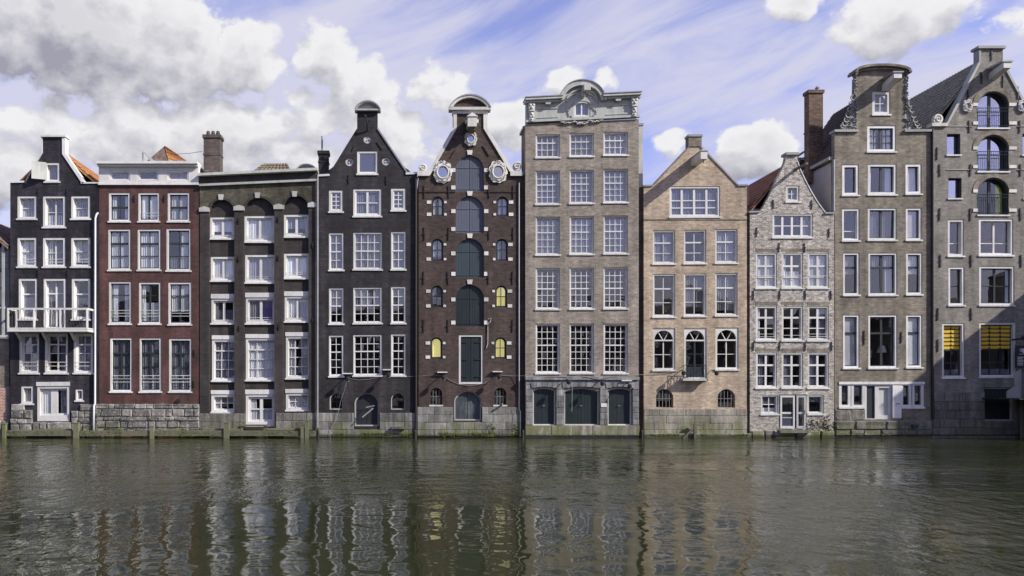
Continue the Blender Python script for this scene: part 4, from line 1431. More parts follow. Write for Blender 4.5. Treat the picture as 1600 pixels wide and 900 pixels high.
for xa, xb in ((819.5, 877), (940, 999)):
    coping(h, [(xa, zl(xa, 158)), (xb, zl(xb, 158))], 3.6, 'grey_white', -.42, .4, 'cornice')
    coping(h, [(xa, zl(xa, 161.5)), (xb, zl(xb, 161.5))], 3.0, 'grey_white', -.26, .1, 'cornice')
    coping(h, [(xa - .5, zl(xa, 155.6)), (xb + .5, zl(xb, 155.6))], 1.3, 'zinc', -.46, .5, 'lead_cover')
    x0, x1 = (838, 872) if xa < 850 else (946, 982)
    coping(h, [(x0, zl(x0, 172)), (x1, zl(x1, 172))], 1.4, 'grey_white', -.10, 0, 'panel_moulding')
    coping(h, [(x0, zl(x0, 186)), (x1, zl(x1, 186))], 1.0, 'grey_white', -.09, 0, 'panel_moulding')
    xm = (x0 + x1) / 2
    h.block('corbel', xm - 5, zl(xm, 162.5), xm + 5, zl(xm, 167), .30, 'grey_white', taper=1.5)
coping(h, [(821, 190.5), (999, 182)], 3.4, 'grey_white', -.14, .05, 'moulding')
for x in (830, 990):
    y = zl(x, 164)
    con = h.block('console', x - 5, y, x + 5, y + 12, .26, 'cream', taper=.6)
    h.block('console_foot', x - 4, y + 12, x + 4, y + 27, .17, 'cream', parent=con, taper=1)
    m = MB()
    for (dx, dy_, rr) in ((-2.5, 3, .07), (2.5, 3, .07), (0, 7, .09), (0, 16, .09), (-2, 20, .06), (2, 20, .06), (0, 24, .06)):
        m.add(*ball(h.X(x + dx), -.26 if dy_ < 12 else -.18, h.Z(y + dy_), rr))
    m.build('carving', 'cream', con, smooth=True)
m = MB()
for i in range(60):
    u = i / 59
    x = 876 + 66 * u
    y = zl(x, 193.5) + 2.0 * abs(math.sin(u * 3 * math.pi)) + (2.5 if .36 < u < .64 else 0)
    leaf(m, h.X(x), -.07, h.Z(y + random.uniform(-1.2, 1.2)), random.uniform(.07, .12), random.uniform(.03, .05), random.uniform(-1, 1), .06)
m.build('festoon', 'cream', h.root)
for sx in (-1, 1):
    m = MB()
    for i in range(26):
        t = i / 25
        leaf(m, h.X(908.5 + sx * (17 + 5 * math.sin(t * 5) + random.uniform(-1.5, 1.5))), -.065, h.Z(183 - 22 * t), random.uniform(.07, .11), .035, random.uniform(0, 3), .05)
    m.tube([(h.X(908.5 + sx * (10 + 14 * t)), -.08, h.Z(148 + 12 * t * t)) for t in [i / 8 for i in range(9)]], .05, 6)
    m.build('carving', 'grey_white', h.root)
h.block('hoist_beam', 908, 138, 918, 148, .75, 'cream')
h.block('hoist_corbel', 905.5, 148, 914, 154, .35, 'grey_white', taper=2)
# ground floor in dressed stone
h.stones(821, 600, 998, 664, 7, 30, 'ashlar_blue', holes=[(832, 604, 869, 664), (881, 603, 937, 664), (949, 604, 988, 664)], proud=.06)
h.box('string_course', 820.5, 589, 998.5, 593.5, -.16, .05, 'ashlar_blue')
h.box('string_course', 821, 593.6, 998, 600, -.07, .05, 'ashlar_blue')
h.stones(820.5, 664.6, 998.5, 681, 1, 44, 'ashlar_warm', proud=.10)
for x0, x1, y in ((833, 868, 606), (882, 936, 606), (950, 987, 606)):
    n = 5
    for i in range(n):
        xa, xb = x0 - 3 + (x1 - x0 + 6) * i / n, x0 - 3 + (x1 - x0 + 6) * (i + 1) / n
        u = (i + .5) / n * 2 - 1
        q = 1.4 * u * u * 2
        h.prism('voussoir', [(xa + .2, y - 2.0 + q), (xb - .2, y - 2.0 + q), (xb - .2 + u * 1.2, y - 8.2), (xa + .2 + u * 1.2, y - 8.2)], -.09, .02, 'ashlar_blue')
h.block('letter_plate', 938.5, 630, 947.5, 636, .08, 'white')

# ================================================================== house 7: tan spout gable
h = House('tan_house', 'light tan brick house with plain pointed gable, hoist beam and fanlight windows', 1006, 1167, -.27)
kw = dict(fr=2.4, deep=.12, rv=.04, mat='cream', stile=1.3)
h.win(1046, 291, 1125, 339, 4, 3, cols=[0, .235, .5, .765, 1], rows=[0, .45, .72, 1], vheavy=(1, 2, 3), barw=1.5, fr=3, deep=.10, mat='cream', cur='net:dim_curtain')
for i, x in enumerate((1020, 1068.5, 1117.5)):
    h.win(x, 360 - i, x + 35, 412 - i * .6, 2, 3, rows=[0, .36, .70, 1], heavy=(1,), cur='net:grey_curtain' if i != 1 else None, **kw)
    h.win(x, 428 - i * .6, x + 35, 495 - i, 2, 3, rows=[0, .33, .68, 1], heavy=(1,), cur=[None, 'net:dim_curtain:.8', 'net:grey_curtain:.9'][i], **kw)


def fan_window(s, x0, y0, x1, y1, bx=None, isdoor=False):
    k = 1 / S * (D + s.yf) / D
    X0, X1, Z0, Z1 = s.X(x0), s.X(x1), s.Z(y1), s.Z(y0)
    xc, W, H = (X0 + X1) / 2, X1 - X0, Z1 - Z0
    s.holes.append([(X0, Z0), (X1, Z0), (X1, Z1), (X0, Z1)])
    t = 3.0 * k
    ra = W / 2 - t
    zs = H - t - ra * 1.02
    fan = [(ra * math.cos(math.pi * i / 18), zs + ra * math.sin(math.pi * i / 18)) for i in range(19)]
    zr = zs - 2.2 * k
    low = [(-ra, t), (ra, t), (ra, zr), (-ra, zr)]
    o = MB().prism([(-W / 2 - .008, -.008), (W / 2 + .008, -.008), (W / 2 + .008, H + .008), (-W / 2 - .008, H + .008)], .04, .20, [fan, low]).build('french_door' if isdoor else 'window', 'cream', s.root, (xc, 0, Z0))
    m = MB()
    for u in (-1, 1):
        m.tube([(u * ra * .08, .14, zs), (u * ra * .56, .14, zs + ra * .83)], .03, 4)
    mt = 'cream'
    if isdoor:
        mt = 'dark_sash'
        m2 = MB().box(-.05, .05, .10, .15, t, zr).box(-ra, ra, .105, .15, t, t + (zr - t) * .28)
        for f in (.64,):
            m2.box(-ra, ra, .11, .15, t + (zr - t) * f - .02, t + (zr - t) * f + .02)
        m2.prism(low, .09, .14, [[(-ra + .07, t + .07), (ra - .07, t + .07), (ra - .07, zr - .07), (-ra + .07, zr - .07)]])
        m2.build('leaf', 'dark_sash', o)
    else:
        m.box(-.03, .03, .11, .15, t, zr).box(-ra, ra, .115, .148, t + (zr - t) * .5 - .018, t + (zr - t) * .5 + .018)
    m.build('glazing_bar', 'cream', o)
    put('pane', pane_mesh(ra, zr - t, 'glass'), o, (-ra / 2, .13, (t + zr) / 2), (R(.3), 0, R(.4)))
    put('pane', pane_mesh(ra, zr - t, 'glass'), o, (ra / 2, .13, (t + zr) / 2), (R(-.2), 0, R(-.4)))
    MB().prism(fan, .128, .134).build('pane', 'glass', o)
    MB().box(-W / 2 - .05, W / 2 + .05, -.07, .05, -.08, .006).build('sill', 'stone_white', o)
    return o


fan_window(h, 1020, 513, 1055, 578)
fan_window(h, 1118, 512, 1154, 577)
fan_window(h, 1069, 513, 1104, 592, isdoor=True)
for x in (1025, 1121.5):
    h.win(x, 608, x + 27, 637, 1, 1, rise=11, fr=.6, deep=.25, rv=.06, mat='brick_tan', bar='iron', sill=None, stile=.8)
    bars(h, x, 610, x + 27, 636, 4, .07, (.5,), 'lead')
h.wall([(1006, 700), (1167, 700), (1167, 290), (1153, 290), (1095, 229), (1095, 213), (1077, 213), (1077, 229), (1019, 291), (1006, 291)], 'brick_tan', eave=292)
h.inside([290, 350, 420, 503, 600], 2.6)
h.roof((1086, 266), 296, .34, 7, 'tile_dark', tiles=())
coping(h, [(1004.5, 290.5), (1020, 290)], 2.4, 'gutter', -.07)
coping(h, [(1152, 289.5), (1168, 289)], 2.4, 'gutter', -.07)
coping(h, [(1019, 290.5), (1077, 229)], 1.8, 'brick_greybrown', -.05)
coping(h, [(1095, 229), (1154, 290)], 2.4, 'gutter', -.05)
h.block('finial', 1075.5, 213, 1096, 229, .05, 'brick_greybrown', deep=.45)
h.block('finial_cap', 1074.5, 210.5, 1097, 214, .10, 'lead', deep=.5)
hoist(h, 1084, 254, 10, 12, 1.5, 'cream', 'grey_white')
h.box('string_course', 1006, 342, 1167, 344, -.025, .02, 'brick_greybrown')
for i, x in enumerate((1020, 1068.5, 1117.5)):
    for y in (359 - i, 427 - i * .6, 512):
        h.box('lintel', x - 2, y - 7, x + 37, y - .5, -.005, .03, 'brick_tan')
h.stones(1006, 639, 1167, 681, 4, 34, 'ashlar_warm', proud=.04)
h.box('waterline_course', 1005, 677, 1172, 690, -.20, .0, 'ashlar_warm')
# iron balcony in front of the middle door
bo = MB().box(h.X(1067, -.4), h.X(1106, -.4), -.42, .02, h.Z(595, -.4), h.Z(591.5, -.4)).build('balcony', 'grey_white', h.root)
m = MB()
for y in (570.5, 589):
    m.tube([(h.X(1069), .0, h.Z(y, -.4)), (h.X(1069, -.4), -.40, h.Z(y, -.4)), (h.X(1104, -.4), -.40, h.Z(y, -.4)), (h.X(1104), .0, h.Z(y, -.4))], .022, 5)
for i in range(8):
    x = 1069 + 35 * i / 7
    m.tube([(h.X(x, -.4), -.40, h.Z(591, -.4)), (h.X(x, -.4), -.40, h.Z(570.5, -.4))], .014, 4)
for i in range(3):
    cx = 1075 + 11.5 * i
    m.tube([(h.X(cx + 4.5 * math.cos(t), -.4), -.40, h.Z(580 + 6.5 * math.sin(t), -.4)) for t in [2 * math.pi * j / 12 for j in range(13)]], .012, 4)
m.build('railing', 'iron_rail', bo)
# recessed brick strips that close the gaps on both sides
h.box('party_wall', 998.6, 291, 1006.2, 700, .16, 1.0, 'brick_brown')
h.box('party_wall', 1166.8, 291, 1172, 700, .16, 1.0, 'brick_brown')

# ================================================================== house 8: pale mottled bell gable
h = House('pale_bell_gable_house', 'small pale mottled brick house with curved bell gable and red tiled roof', 1172, 1303, -.30)
kw = dict(fr=2.6, deep=.10, rv=.03, mat='cream', stile=1.3, barw=1.4, vheavy=(1,))
h.win(1228, 290, 1249, 315, 2, 2, fr=3.2, deep=.12, mat='cream', cur='net:grey_curtain')
h.win(1207, 334, 1270, 371, 4, 2, cols=[0, .24, .5, .76, 1], vheavy=(1, 2, 3), barw=1.5, fr=2.6, deep=.10, mat='cream', cur=['right:grey_curtain:.24'])
for i, x in enumerate((1181, 1221.5, 1262)):
    h.win(x, 395, x + 33, 450, 2, 3, rows=[0, .36, .70, 1], heavy=(1,), cur='net:net_curtain', **kw)
    h.win(x, 478, x + 33, 532, 2, 3, rows=[0, .32, .66, 1], heavy=(1,), cur=['left:net_curtain:.2', None, 'right:grey_curtain:.4'][i], **kw)
    h.win(x, 551, x + 33, 606, 2, 3, rows=[0, .34, .68, 1], heavy=(1,), cur=['left:dim_curtain:.4', 'left:dim_curtain:.5', 'left:dim_curtain:.5'][i], **kw)
    for y in (394, 477, 550):
        h.box('lintel', x - 1, y - 5.5, x + 34, y - .5, -.006, .03, 'brick_greybrown')
    rail(h, x + 3, x + 30, [431, 434] if i < 2 else [431], .0, .012)
    rail(h, x + 3, x + 30, [522, 526] if i != 1 else [524], .0, .012)
h.win(1189, 617, 1216, 647, 2, 2, fr=2.2, deep=.10, mat='cream', cur=['low:net_curtain:.3', 'net:dim_curtain:.5'])
h.win(1261.5, 617, 1287, 647, 1, 1, fr=2.4, deep=.10, mat='cream', cur=['net:dim_curtain:.35'])
h.win(1217, 616, 1260, 671, 1, 1, fr=1.4, bot=1.0, deep=.3, rv=.04, mat='cream', bar='cream', name='doorway', glass='glass', sill=None, stile=.5)
outl = [(1172, 700), (1303, 700), (1303, 333), (1290, 333), (1284, 326), (1277, 315), (1268, 300), (1259, 283), (1251, 266), (1247, 254), (1245, 241), (1229, 241), (1227, 252), (1222, 264), (1214, 280), (1207, 296), (1199, 312), (1192, 324), (1186, 332), (1172, 332)]
h.wall(outl, 'brick_pale', eave=336, depth=7)
h.inside([326, 385, 464, 542, 611], 2.6)
h.roof((1237, 253), 338, .34, 7, 'tile_red', tiles=('l',), xl=1168)
coping(h, [(1170, 331.5), (1187, 331)], 2.2, 'gutter', -.08)
coping(h, [(1288, 333), (1303, 333)], 2.2, 'gutter', -.08)
coping(h, [(1246, 252), (1251, 266), (1259, 283), (1268, 300), (1277, 315), (1290, 333)], 1.3, 'stone_white', -.03)
h.block('gable_cap', 1227, 238.5, 1247, 242.5, .12, 'gutter', deep=.5)
hoist(h, 1243, 265, 3.2, 3.4, 1.25, 'timber_wet', hood=False)
h.block('hoist_cap', 1244, 263, 1248, 267, .02, 'white')
h.anchors([(1208, 319), (1268, 320), (1182, 363), (1295, 364), (1217, 387), (1257, 387), (1177, 461), (1218, 461), (1258, 461), (1298, 461), (1177, 541), (1218, 541), (1258, 541), (1299, 541)], 14)
h.block('flower_box', 1259, 644.5, 1263, 646, .1, 'cream')
# two glazed door leaves, the right one standing ajar
for (xa, xb, ang, nm) in ((1219, 1241, 0, 'door_leaf'), (1244.5, 1258, 0, 'door_leaf')):
    X0, X1, Z0, Z1 = h.X(xa), h.X(xb), h.Z(669.5), h.Z(618)
    W, H = X1 - X0, Z1 - Z0
    t_ = .09
    o = MB().prism([(0, 0), (W, 0), (W, H), (0, H)], -.03, .03, [[(t_, .14), (W - t_, .14), (W - t_, H * .44), (t_, H * .44)], [(t_, H * .50), (W - t_, H * .50), (W - t_, H - .1), (t_, H - .1)]]).build(nm, 'white', h.root, (X0, .0, Z0))
    put('pane', pane_mesh(W - 2 * t_ + .02, H * .44 - .13, 'glass'), o, (W / 2, 0, (.14 + H * .44) / 2))
    put('pane', pane_mesh(W - 2 * t_ + .02, H * .5 - .09, 'glass'), o, (W / 2, 0, (H * .5 + H - .1) / 2))
    MB().box(W * .85, W * .85 + .03, -.08, -.02, H * .44, H * .56).build('handle', 'lead', o)
    if xa < 1230:
        MB().box(t_, W - t_, .012, .02, .14, H * .44).build('grey_panel', 'slate_blue', o)
        m = MB()
        xx = t_ + .04
        while xx < W - t_ - .06:
            l_ = random.uniform(.025, .05)
            m.box(xx, xx + l_, -.012, -.004, H * .31, H * .31 + random.choice((.045, .06)))
            xx += l_ + .018
        m.build('lettering', 'white', o)
    o.rotation_euler = (0, 0, R(-3 if xa < 1230 else -8))
h.stones(1172, 672, 1303, 692, 1, 24, 'ashlar_warm', proud=.16, rough=True)
h.box('door_step', 1214, 671.5, 1262, 676, -.35, .02, 'ashlar_dark')
# dark shrub roots and weeds hang by the waterline on the right
m = MB()
for i in range(90):
    x, y = h.X(random.uniform(1262, 1302)), h.Z(random.gauss(664, 5.5))
    if y < .12:
        continue
    a = random.uniform(0, 6.28)
    l = random.uniform(.10, .28)
    m.add([(x, -.05, y), (x + l * math.cos(a), -.05 - random.uniform(.03, .18), y + l * math.sin(a)), (x + l * .6 * math.cos(a + .7), -.12, y + l * .6 * math.sin(a + .7))], [(0, 1, 2)])
weeds = m
wx = h.root.location.copy()
wob = weeds.build('wall_weeds', 'timber_wet', None, tuple(wx))
tag(wob, 'dark straggly weeds growing from the wall at the waterline beside the glazed doors', 'plant')

# ================================================================== house 9: grey-brown neck gable
h = House('clawed_neck_gable_house', 'tall grey-brown neck-gable house with arched crest, side carvings and brick chimney', 1304, 1455, -.26)
kw = dict(fr=3.0, deep=.16, rv=.03, bar='dark_sash', stile=1.4, barw=1.6)
h.win(1363, 143, 1391, 179, 2, 2, fr=4.2, cur='net:grey_curtain', barw=1.2)
h.win(1355, 196, 1400, 237, 4, 3, vheavy=(2,), fr=4, deep=.14, bar='dark_sash', cur=['left:net_curtain:.35', 'right:net_curtain:.35'])
h.win(1316, 257, 1342, 305, 1, 1, **{**kw, 'fr': 4}, cur='right:grey_curtain:.15')
h.win(1356, 256, 1401, 304, 2, 1, vheavy=(1,), **{**kw, 'fr': 4}, cur=['right:net_curtain:.28', 'left:net_curtain:.12'])
h.win(1415, 256, 1440, 303, 1, 1, **{**kw, 'fr': 4}, cur='net:net_curtain')
h.win(1316, 326, 1343, 376, 1, 2, rows=[0, .72, 1], fr=3, deep=.16, cur=None)
h.win(1356, 325, 1401, 375, 2, 1, vheavy=(1,), cur='net:dim_curtain', **kw)
h.win(1415.5, 325, 1440, 375, 1, 1, cur='blind:net_curtain:1', **kw)
for y0, y1, fl in ((395, 461, 0), (492, 575, 1)):
    h.win(1317.5, y0, 1343, y1, 1, 2, rows=[0, .33, 1], heavy=(1,), cur='blind:net_curtain:1' if fl else 'net:grey_curtain:.5', **kw)
    h.win(1357, y0, 1402, y1, 2, 2, rows=[0, .33, 1], heavy=(1,), vheavy=(1,), cur=None if fl else ['right:net_curtain:.35', 'net:grey_curtain:.3'], **kw)
    h.win(1416, y0, 1441, y1 - 1, 1, 2, rows=[0, .33, 1], heavy=(1,), cur='net:net_curtain' if not fl else 'blind:net_curtain:1', **kw)
for x0, x1 in ((1311, 1330), (1330, 1352), (1407, 1425), (1425, 1444)):
    h.win(x0, 598, x1, 637, 1, 1, fr=4.4, deep=.14, rv=.02, bar='dark_sash', sill=None, cur='net:dim_curtain:.5')
h.holes[-4:] = []
h.holes.append(h.P([(1311, 637), (1351, 637), (1351, 655), (1408, 655), (1408, 637), (1444, 637), (1444, 598), (1311, 598)]))
outl = [(1304, 700), (1455, 700), (1455, 206), (1416, 206), (1414, 196), (1414, 112)] + [(1376 + 38 * math.cos(t), 112 - 8 * math.sin(t)) for t in [math.pi * i / 12 for i in range(1, 12)]] + [(1338, 112), (1338, 196), (1336, 206), (1304, 206)]
h.wall(outl, 'brick_greybrown', eave=246, depth=5)
h.inside([240, 250, 314, 385, 475, 590], 2.6)
h.roof((1376, 134), 246, .34, 5.2, 'tile_dark', hip=.4, tiles=('l',))
# basement door in its white surround
o = h.prism('door', [(1351, 656), (1408.5, 656), (1408.5, 600), (1351, 600)], .05, .16, 'white', holes=[h.P([(1355, 654), (1368, 654), (1368, 603), (1355, 603)]), h.P([(1374, 649), (1389, 649), (1389, 606), (1374, 606)])])
h.box('dark_leaf', 1354.5, 602.5, 1368.5, 654.5, .12, .15, 'slate_dark', o)
h.box('grey_panel', 1373.5, 605.5, 1389.5, 649.5, .14, .17, 'grey_white', o)
h.box('open_leaf', 1394, 602, 1407.5, 653, -.06, .0, 'white', o)
h.box('handle', 1399, 630, 1405, 631.3, -.10, -.05, 'lead', o)
h.box('basement_lintel', 1310.5, 596.5, 1444.5, 600.5, -.04, .1, 'white')
h.box('basement_sill', 1310.5, 635.5, 1352, 638.5, -.05, .1, 'white')
h.box('basement_sill', 1408, 635.5, 1444.5, 638.5, -.05, .1, 'white')
coping(h, [(1302.5, 205), (1340, 205)], 3.6, 'gutter', -.12, .45, 'coping')
coping(h, [(1412, 205), (1456, 204.5)], 3.6, 'gutter', -.12, .45, 'coping')
crest = [(1376 + 42 * math.cos(t), 113 - 9 * math.sin(t)) for t in [math.pi * i / 14 for i in range(15)]]
coping(h, [(1420, 114.5), (1417, 114)] + crest[1:-1] + [(1335, 114), (1332, 114.5)], 3.6, 'brick_greybrown', -.30, .5, 'crest')
coping(h, [(1417, 118)] + [(x, y + 4.2) for x, y in crest[2:-2]] + [(1335, 118)], 3.0, 'brick_greybrown', -.16, .2, 'crest_moulding')
hb = MB().add([(h.X(1377), -.05, h.Z(143)), (h.X(1389), -.05, h.Z(143)), (h.X(1389), -1.15, h.Z(134)), (h.X(1377), -1.15, h.Z(134)),
               (h.X(1377), -.05, h.Z(133)), (h.X(1389), -.05, h.Z(133)), (h.X(1389), -1.15, h.Z(126)), (h.X(1377), -1.15, h.Z(126))],
              [(0, 1, 2, 3), (4, 7, 6, 5), (0, 4, 5, 1), (3, 2, 6, 7), (0, 3, 7, 4), (1, 5, 6, 2)]).build('hoist_beam', 'white', h.root)
MB().box(h.X(1375), h.X(1391), -1.2, .05, h.Z(126), h.Z(124)).build('hood', 'gutter', hb)
# claw pieces: leafy carvings climbing both sides of the neck
for sx, xb in ((-1, 1338), (1, 1414)):
    m = MB()
    MB().prism(h.P([(xb - sx * 1, 203), (xb + sx * 22, 203), (xb + sx * 17, 197), (xb + sx * 9, 186), (xb + sx * 4, 170), (xb + sx * 2.5, 150), (xb + sx * 2, 122), (xb - sx * 1, 122)]), .02, .30).build('claw_piece', 'gutter', h.root)
    for i in range(130):
        t = random.random() ** 1.25
        y = 202 - 84 * t
        wmax = 22 * max(0, (1 - t * 1.75)) ** 1.5 + 4.0
        x = xb + sx * random.uniform(-.5, wmax)
        leaf(m, h.X(x), random.uniform(-.04, .03), h.Z(y), random.uniform(.06, .13), random.uniform(.03, .05), random.uniform(0, 3.1), .06)
    for i in range(7):
        t = i / 6
        cx, cy = xb + sx * (21 - 16 * t), 197 - 44 * t ** 1.4
        m.tube([(h.X(cx + 4 * math.cos(a)), -.03, h.Z(cy + 4 * math.sin(a))) for a in [math.pi * j / 6 + t for j in range(8)]], .04, 5)
    m.build('claw_carving', 'gutter', h.root)
ch = chimney(h, 1264, 141, 1286, 285, 2.2, .55, 'brick_orange')
MB().lathe([(.10, 0), (.10, .2), (.14, .22), (.05, .34)], h.X(1277, 2.6), 2.6, h.Z(140, 2.2)).build('chimney_pot', 'zinc', ch)
# rendered flank above the lower neighbour, with its gutter, and a roof window beside the chimney
MB().box(h.X(1304) - .03, h.X(1304) + .0, .32, 3.6, h.Z(345), h.Z(252)).build('rendered_flank', 'grey_render', h.root)
MB().box(h.X(1304) - .26, h.X(1304) + .10, .10, 3.7, h.Z(249), h.Z(244)).build('gutter', 'gutter', h.root)
MB().tube([(h.X(1302), -.05, h.Z(250)), (h.X(1302), -.05, h.Z(331))], .06, 7).build('rain_pipe', 'zinc', h.root)
dy = 3.7
dm = MB().box(h.X(1246, dy), h.X(1262, dy), dy, dy + .9, h.Z(292, dy), h.Z(246, dy)).build('dormer', 'white', h.root)
MB().box(h.X(1249, dy), h.X(1259, dy), dy - .03, dy - .02, h.Z(288, dy), h.Z(250, dy)).build('pane', 'glass_mirror', dm)
MB().prism([(h.X(1243, dy), h.Z(248, dy)), (h.X(1264, dy), h.Z(234, dy)), (h.X(1264, dy), h.Z(231, dy)), (h.X(1242, dy), h.Z(245, dy))], dy - .15, dy + 1.0).build('dormer_roof', 'grey_white', dm)
h.anchors([(1350, 525), (1408, 527), (1350, 530)], 17)
h.stones(1304, 657, 1456, 681, 2, 30, 'ashlar_dark', proud=.10, rough=True)
h.stones(1304, 640, 1352, 657, 1, 24, 'ashlar_dark', proud=.03, rough=True)
h.box('outlet', 1422, 663, 1431, 668, -.24, .0, 'black_board')

# ================================================================== house 10: grey spout gable warehouse
h = House('balcony_warehouse', 'tall grey spout-gable warehouse with arched balcony windows and dark tiled roof', 1456, 1641, -.24)
for (y0, y1) in ((143, 200), (211, 268), (278, 336)):
    h.win(1527.5, y0, 1576, y1, 2, 1, rise=19, fr=1.4, vheavy=(1,), barw=2.0, stile=2.0, mat='dark_sash', bar='dark_sash', deep=.28, rv=.06, sill='white', cur=[None, None, 'right:lime_fabric:.26'][(y0 - 143) // 67], glass='glass_mirror' if y0 < 270 else 'glass', name='balcony_window')
    # brick relieving arch and white stones
    a, b = h.X(1527.5), h.X(1576)
    ra = (b - a) / 2
    zc = h.Z(y0 + 21)
    oo = [((a + b) / 2 + (ra + .28) * math.cos(t), zc + (h.Z(y0) - zc + .26) * math.sin(t)) for t in [math.pi * i / 16 for i in range(17)]]
    ii = [((a + b) / 2 + (ra + .01) * math.cos(t), zc + (h.Z(y0) - zc + .02) * math.sin(t)) for t in [math.pi * i / 16 for i in range(17)]]
    MB().prism(oo + ii[::-1], -.03, .02).build('relieving_arch', 'brick_greybrown', h.root)
    for yy in (y0 + 18, y1 - 10):
        h.block('white_block', 1520, yy, 1527.3, yy + 5, .04)
        h.block('white_block', 1576.2, yy, 1588, yy + 5, .04)
    m = MB()
    for y in (y0 + 26, y0 + 31, y1 - 3):
        m.tube([(h.X(1527.5), -.03, h.Z(y)), (h.X(1576), -.03, h.Z(y))], .02, 5)
    for i in range(15):
        x = 1529 + 46 * i / 14
        m.tube([(h.X(x), -.03, h.Z(y1 - 2)), (h.X(x), -.03, h.Z(y0 + 26))], .012, 4)
    m.build('railing', 'iron_rail', h.root)
for y0, y1, x in ((209, 242, 1479.5), (278, 310, 1481.5)):
    h.win(x, y0, x + 21, y1, 1, 1, fr=1.0, mat='dark_sash', bar='dark_sash', deep=.22, rv=.04, sill='white', glass='glass_mirror', cur='low:net_curtain:.35')
    h.win(x + 118, y0, x + 139, y1, 1, 1, fr=1.0, mat='dark_sash', bar='dark_sash', deep=.22, rv=.04, sill='white', glass='glass_mirror')
kw = dict(fr=3.2, deep=.2, rv=.03, bar='dark_sash', barw=1.3)
h.win(1481, 343, 1506, 400, 1, 2, rows=[0, .66, 1], **{**kw, 'bar': 'white'})
h.win(1529.5, 342, 1583, 399, 2, 2, rows=[0, .68, 1], vheavy=(1,), **{**kw, 'bar': 'white'})
h.win(1482, 417, 1507, 477, 1, 2, cur=None, **kw)
h.win(1530, 416, 1585, 477, 2, 2, vheavy=(1,), cur='right:net_curtain:.12', **kw)
W10 = [h.win(1472, 505, 1507, 590, 2, 4, cur='low:dim_curtain:.12', **kw), h.win(1530, 504, 1587, 589, 3, 4, cur='low:dim_curtain:.12', **kw)]
for o, (xa, xb) in zip(W10, ((1475, 1503), (1533, 1583.5))):
    # folded yellow blind behind the upper half of the glass
    ww, hh = (xb - xa) / S / 2, 38 / S
    zt = (589 - 504) / S - 3.5 / S
    bl = MB().box(-ww, ww, .24, .26, zt - hh, zt).build('blind', 'red_brown', o)
    nf = max(2, round((xb - xa) / 15))
    for i in range(6):
        for j in range(nf):
            cx, cz = -ww + (j + .5) * 2 * ww / nf, zt - (i + .5) * hh / 6
            hx = ww / nf * .92
            MB().prism([(cx - hx, cz - .03), (cx - hx * .7, cz - .085), (cx + hx * .7, cz - .085), (cx + hx, cz - .03), (cx + hx, cz + .07), (cx - hx, cz + .07)], .20, .245).build('fold', 'ochre', o)
h.door(1537.5, 605, 1584, 658, mat='dark_green', frame='grey_white', fr=2.6, leaves=1, rv=.12, hinges=False, planks=7)
outl = [(1456, 700), (1641, 700), (1641, 195), (1619, 195), (1567, 97), (1567, 75), (1529, 75), (1529, 97), (1478, 195), (1456, 195)]
h.wall(outl, 'brick_grey', eave=198, depth=10)
h.inside([200, 270, 340, 407, 490, 600], 2.6)
h.roof((1548, 86), 199, .34, 10, 'tile_mossy', tiles=('l',))
coping(h, [(1479, 195), (1530, 98)], 3.4, 'grey_white', -.06)
coping(h, [(1566, 98), (1618, 195)], 3.4, 'gutter', -.06)
h.block('neck_cap', 1526.5, 72.5, 1569.5, 76.5, .12, 'gutter', deep=.5)
coping(h, [(1530.5, 76), (1530.5, 98)], 3, 'gutter', -.04)
h.block('shoulder_stone', 1454.5, 193, 1479, 198, .12, 'stone_white', deep=.4)
spiral(h, 1464.5, 186.5, 8.0, flip=-1)
for x in (1511, 1597):
    wreath(h, x, 166, 7.5, 10, 4, lumps=5)
hb = MB().add([(h.X(1545), -.0, h.Z(125)), (h.X(1556), -.0, h.Z(125)), (h.X(1556), -1.1, h.Z(118)), (h.X(1545), -1.1, h.Z(118)),
               (h.X(1545), -.0, h.Z(115)), (h.X(1556), -.0, h.Z(115)), (h.X(1556), -1.1, h.Z(109)), (h.X(1545), -1.1, h.Z(109))],
              [(0, 1, 2, 3), (4, 7, 6, 5), (0, 4, 5, 1), (3, 2, 6, 7), (0, 3, 7, 4), (1, 5, 6, 2)]).build('hoist_beam', 'cream', h.root)
MB().box(h.X(1542), h.X(1559), -1.15, .05, h.Z(109), h.Z(106.5)).build('hood', 'grey_white', hb)
h.anchors([(1549, 85), (1533, 122), (1567, 127), (1590, 145), (1512, 150), (1514, 198), (1593, 198), (1464, 240), (1468, 266), (1516, 266), (1594, 266), (1468, 335), (1516, 335), (1594, 335), (1469, 408), (1517, 408), (1595, 408), (1465, 491), (1517, 491), (1465, 540)], 19, .06)
m = MB()
for y in (197.5, 265.5):
    for xa, xb in ((1479, 1520), (1589, 1620)):
        MB().tube([(h.X(xa), -.02, h.Z(y)), (h.X(xb), -.02, h.Z(y))], .02, 5).build('tie_rod', 'grey_white', h.root)
MB().tube([(h.X(1455.3), -.10, h.Z(203)), (h.X(1455.3), -.10, h.Z(600)), (h.X(1456), -.14, h.Z(655))], .07, 7).build('rain_pipe', 'iron', h.root)
h.stones(1457, 613, 1538, 681, 5, 34, 'ashlar_dark', proud=.06)
h.stones(1586, 613, 1641, 681, 5, 34, 'ashlar_dark', proud=.06)
h.stones(1538, 659, 1586, 681, 2, 30, 'ashlar_dark', proud=.06)

